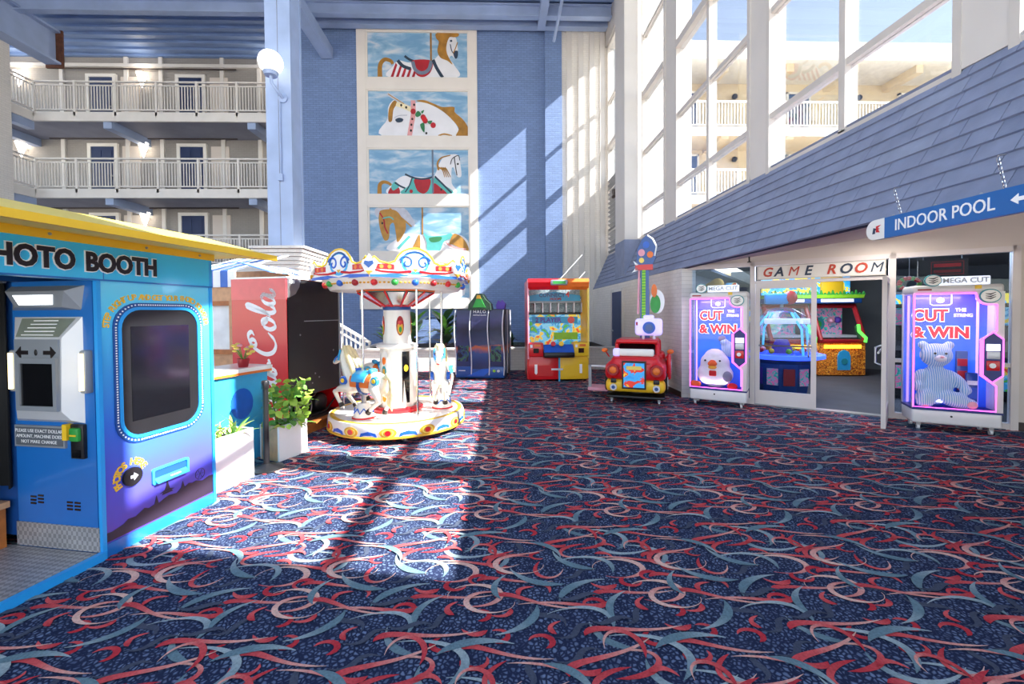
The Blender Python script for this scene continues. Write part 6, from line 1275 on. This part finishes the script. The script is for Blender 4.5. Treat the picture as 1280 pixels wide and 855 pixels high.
# ================================================================ GAME ROOM CONTENTS
pm = thing('coin_pusher', 'twin coin pusher with orange panels and red frames inside the game room', 'arcade machine', (7.35, 9.75, 0), R(-4))
cells_mat('pusher_art', ['b5541f', 'e08a2a', '8a3a1a', 'f0a63a', 'c8621f'], 16, .15); cells_mat('marquee_art', ['2f9fe0', '46b6ee', 'f0d23a', '2a8fd0', '7fd4f4'], 4, .6); cells_mat('field_art', ['2f7f8f', '45b0a0', 'd86a9a', '8f9ab0', '3a6f88'], 12, .3)
mat('neon_green', '5ad84a', .4, emit=1.2); mat('neon_amber', 'ffc23a', .4, emit=2.5, ecol='ffb02a'); mat('neon_blue', '3a6aff', .4, emit=1.6, ecol='3a5aff'); mat('neon_cyan', '5ad0ff', .4, emit=.6, ecol='6ad4ff')
for k, x0 in enumerate((-1.1, .02)):
    x1 = x0+1.06
    MB().rbox(x0, x1, 0, .9, .04, .78, .02).build('base_cabinet', 'pusher_art', pm, True); MB().box(x0+.12, x1-.12, -.03, .0, .66, .74).build('tray_light', 'neon_amber', pm)
    MB().rbox(x0, x1, -.04, .3, .78, .86, .02).build('ledge', 'red_dark', pm, True)
    for x in (x0+.04, x1-.04): MB().tube([(x, -.02, .84), (x, .32, 1.62)], .05, 8).build('red_frame', 'red_dark', pm, True)
    MB().tube([(x0+.02, .33, 1.64), (x1-.02, .33, 1.64)], .055, 8).build('red_frame', 'red_dark', pm, True)
    MB().add([(x0+.08, -.01, .87), (x1-.08, -.01, .87), (x1-.08, .31, 1.6), (x0+.08, .31, 1.6), (x0+.08, .0, .87), (x1-.08, 0, .87), (x1-.08, .32, 1.6), (x0+.08, .32, 1.6)], [(0, 1, 2, 3), (4, 7, 6, 5), (0, 4, 5, 1), (1, 5, 6, 2), (2, 6, 7, 3), (3, 7, 4, 0)]).build('sloped_glass', 'case_glass', pm)
    MB().box(x0+.05, x1-.05, .7, .74, .86, 1.65).build('playfield', 'field_art', pm); MB().cyl((x0+.4, .7, 1.2), (x0+.4, .66, 1.2), .17, n=24).build('prize_wheel', 'teal', pm, True); MB().cyl((x0+.4, .66, 1.2), (x0+.4, .64, 1.2), .09, n=20).build('wheel_hub', 'green', pm, True)
    for q in (.68, .84): MB().sph((x0+q, .6, 1.3), .08, 12, 8).build('prize_ball', 'pink' if q < .7 else 'purple', pm, True)
    MB().box(x0+.06, x1-.06, .2, .68, .9, .95).build('coin_shelf', 'silver_panel', pm)
    MB().rbox(x0, x1, .12, .6, 1.70, 1.82, .02).build('sign_bar', 'booth_navy', pm, True); MB().box(x0+.12, x1-.2, .11, .12, 1.73, 1.80).build('sign_bar_light', 'led_soft', pm)
    MB().prism([(x0+.42, .16), (x0+.70, .16), (x0+.70, .48), (x0+.66, .58), (x0+.56, .63), (x0+.46, .58), (x0+.42, .48)], 'xz', -.03, 0).build('blue_arch', 'sky_cyan', pm); MB().cyl((x0+.56, -.03, .36), (x0+.56, -.04, .36), .07, n=18).build('arch_dial', 'teal', pm, True)
    for q in (.9,): MB().tube([(x0+q+.1, -.06, .80), (x0+q+.12, -.05, .9), (x0+q+.04, .05, 1.05), (x0+q+.06, .1, 1.2)], .035, 8).build('green_chute', 'neon_green', pm, True)
MB().prism([(-1.1, 1.82), (1.1, 1.82), (1.12, 1.9), (-1.12, 1.9)], 'xz', .1, .5).build('grass_strip', 'lime', pm)
for i in range(26): x = -1.1+i*.087; MB().prism([(x, 1.9), (x+.07, 1.9), (x+.03, 1.95+.03*(i % 3))], 'xz', .1, .14).build('grass_blade', 'green', pm)
MB().box(-1.05, 1.0, .4, .46, 1.9, 2.34).build('marquee_board', 'marquee_art', pm); MB().rbox(.28, .80, .30, .40, 1.92, 2.34, .05).build('marquee_block', 'yellow', pm, True)
dm_ = thing('dome_game', 'blue lit dome-topped game table behind the closed glass door', 'arcade machine', (5.3, 7.95, 0), R(-20))
MB().lathe([(0, .04), (.42, .04), (.46, .3), (.50, .58), (.6, .66), (0, .66)], 10).build('base', 'booth_navy', dm_); MB().lathe([(.6, .66), (.68, .68), (.68, .74), (.55, .75)], 32).build('play_rim', 'neon_blue', dm_, True)
for k in range(5): a = R(-150+k*30); MB().box(-.09, .09, -.01, .0, .2, .5).build('base_panel', ['purple', 'field_art', 'red_dark', 'field_art', 'purple'][k], dm_, loc=(.49*math.cos(a), .49*math.sin(a), 0), rot=(0, 0, a+PI/2))
MB().lathe([(.56, .75), (.55, 1.0), (.5, 1.25), (.38, 1.46), (.2, 1.58), (.0, 1.62)], 28).build('dome', 'case_glass', dm_, True)
for k in range(4): a = k*PI/2+.4; MB().tube([(.54*math.cos(a), .54*math.sin(a), .75), (.50*math.cos(a), .50*math.sin(a), 1.2), (.25*math.cos(a), .25*math.sin(a), 1.5)], .02, 6).build('dome_arch', 'neon_cyan', dm_, True)
MB().rbox(-.36, .36, -.36, -.3, 1.30, 1.40, .02).build('score_bar', 'led_soft', dm_, True); MB().cyl((0, 0, .75), (0, 0, 1.0), .2, .1, 16).build('centre_post', 'purple', dm_, True)
tp = MB().rbox(-.3, .1, -.12, .02, 1.66, 1.86, .04).build('topper', 'sky_cyan', dm_, True); MB().sph((.12, -.06, 1.78), (.12, .08, .13), 12, 8).build('topper_badge', 'red', dm_, True); MB().cyl((0, 0, 1.6), (0, 0, 1.7), .03).build('topper_stem', 'steel', dm_)
for i in range(8): a = i*.8; MB().sph((.35*math.cos(a), .35*math.sin(a), .80), .05, 10, 8).build('prize_ball', ['red', 'yellow', 'lime', 'pink'][i % 4], dm_, True)
for k, (s_, n_, c1, lb_) in enumerate(((3.35, -1.7, 'field_art', 'dark upright game with teal screen behind the right window'), (.45, -3.0, 'marquee_art', 'dark upright game with blue screen behind the left window'), (4.3, -2.2, 'hoops_art', 'dark upright game with bright screen at the far right window'))):
    q = sfo(s_, n_); ug = thing('upright_game', lb_, 'arcade machine', q, SA, 'upright games in the game room')
    MB().prism([(0, .03), (.7, .03), (.7, 1.85), (.12, 1.85), (.06, 1.6), (.28, 1.25), (.28, 1.0), (-.05, .85), (0, .7)], 'yz', -.36, .36).build('cabinet', 'black_plastic', ug); MB().add([(-.3, .262, 1.27), (.3, .262, 1.27), (.3, .075, 1.57), (-.3, .075, 1.57), (-.3, .27, 1.275), (.3, .27, 1.275), (.3, .083, 1.575), (-.3, .083, 1.575)], [(0, 1, 2, 3), (4, 7, 6, 5), (0, 4, 5, 1), (1, 5, 6, 2), (2, 6, 7, 3), (3, 7, 4, 0)]).build('screen', c1, ug)
    MB().box(-.33, .33, .055, .1, 1.64, 1.8).build('marquee', ['marquee_art', 'field_art', 'marquee_art'][k], ug); MB().box(-.25, .25, -.006, 0.0, .2, .6).build('front_art', c1, ug); MB().cyl((-.1, .06, .90), (-.1, .05, 1.0), .012).build('joystick', 'steel', ug); MB().sph((-.1, .05, 1.01), .025, 10, 8).build('joystick_knob', 'red', ug, True)
    for x in (.05, .13): MB().cyl((x, .06, .90), (x, .055, .915), .022).build('button', 'yellow', ug)
hs = thing('hanging_sign', 'dark hanging sign with red bands inside the right window', 'sign', (sfo(3.45, -.5)[0], sfo(3.45, -.5)[1], 2.0), SA)
MB().box(-.26, .26, -.012, .012, 0, .26).build('sign_board', 'black_plastic', hs); MB().box(-.09, .19, -.015, -.012, .15, .2).build('lit_strip', 'red', hs); MB().box(-.09, .19, -.015, -.012, .07, .11).build('lit_strip', 'red_dark', hs)
m = MB(); ring_prism(m, [(-.12, .04), (.22, .04), (.22, .23), (-.12, .23)], [(-.11, .05), (.21, .05), (.21, .22), (-.11, .22)], 'xz', -.016, -.012); m.build('sign_line', 'red_dark', hs)
for x in (-.2, .2): MB().cyl((x, 0, .26), (x, 0, .62), .005, n=6).build('hanger', 'steel', hs)
wr_ = thing('hanging_wreath', 'small red and green wreath hanging behind the right window', 'wreath', (sfo(3.08, -.35)[0], sfo(3.08, -.35)[1], 1.92), SA)
m = MB()
for i in range(16): a = 2*PI*i/16; MB().sph((.11*math.cos(a), 0, .08*math.sin(a)), .032, 8, 6).build('bauble', 'red' if i % 3 else 'leaf_green', wr_, True)
MB().cyl((0, 0, .08), (0, 0, .7), .004, n=6).build('hanger', 'steel', wr_)
yt = thing('yellow_topper', 'plain yellow rounded topper showing above the left prize machine', 'topper', (sfo(.42, -.75)[0], sfo(.42, -.75)[1], 0), SA)
MB().rbox(-.3, .3, -.05, .4, 0, 1.82, .03).build('cabinet', 'black_plastic', yt, True); blob('topper_dome', [((-.05, .1, 1.95), (.19, .12, .16)), ((.02, .1, 2.05), (.12, .10, .12))], 'plush_yellow', yt, .02, 5); MB().rbox(.18, .36, -.03, .1, 1.82, 2.06, .02).build('colour_screen', 'hoops_art', yt, True)
for (s_, n_, c_, e) in ((1.3, -1.0, (.35, .5, 1), 30), (3.4, -1.2, (.6, .75, 1), 24), (2.4, -3.2, (.9, .85, .8), 40)):
    ld = bpy.data.lights.new('game_glow', 'POINT'); ld.energy = e; ld.color = c_; ld.shadow_soft_size = .3
    lo = bpy.data.objects.new('game_glow', ld); COL.objects.link(lo); q = sfo(s_, n_); lo.location = (q[0], q[1], 2.35)
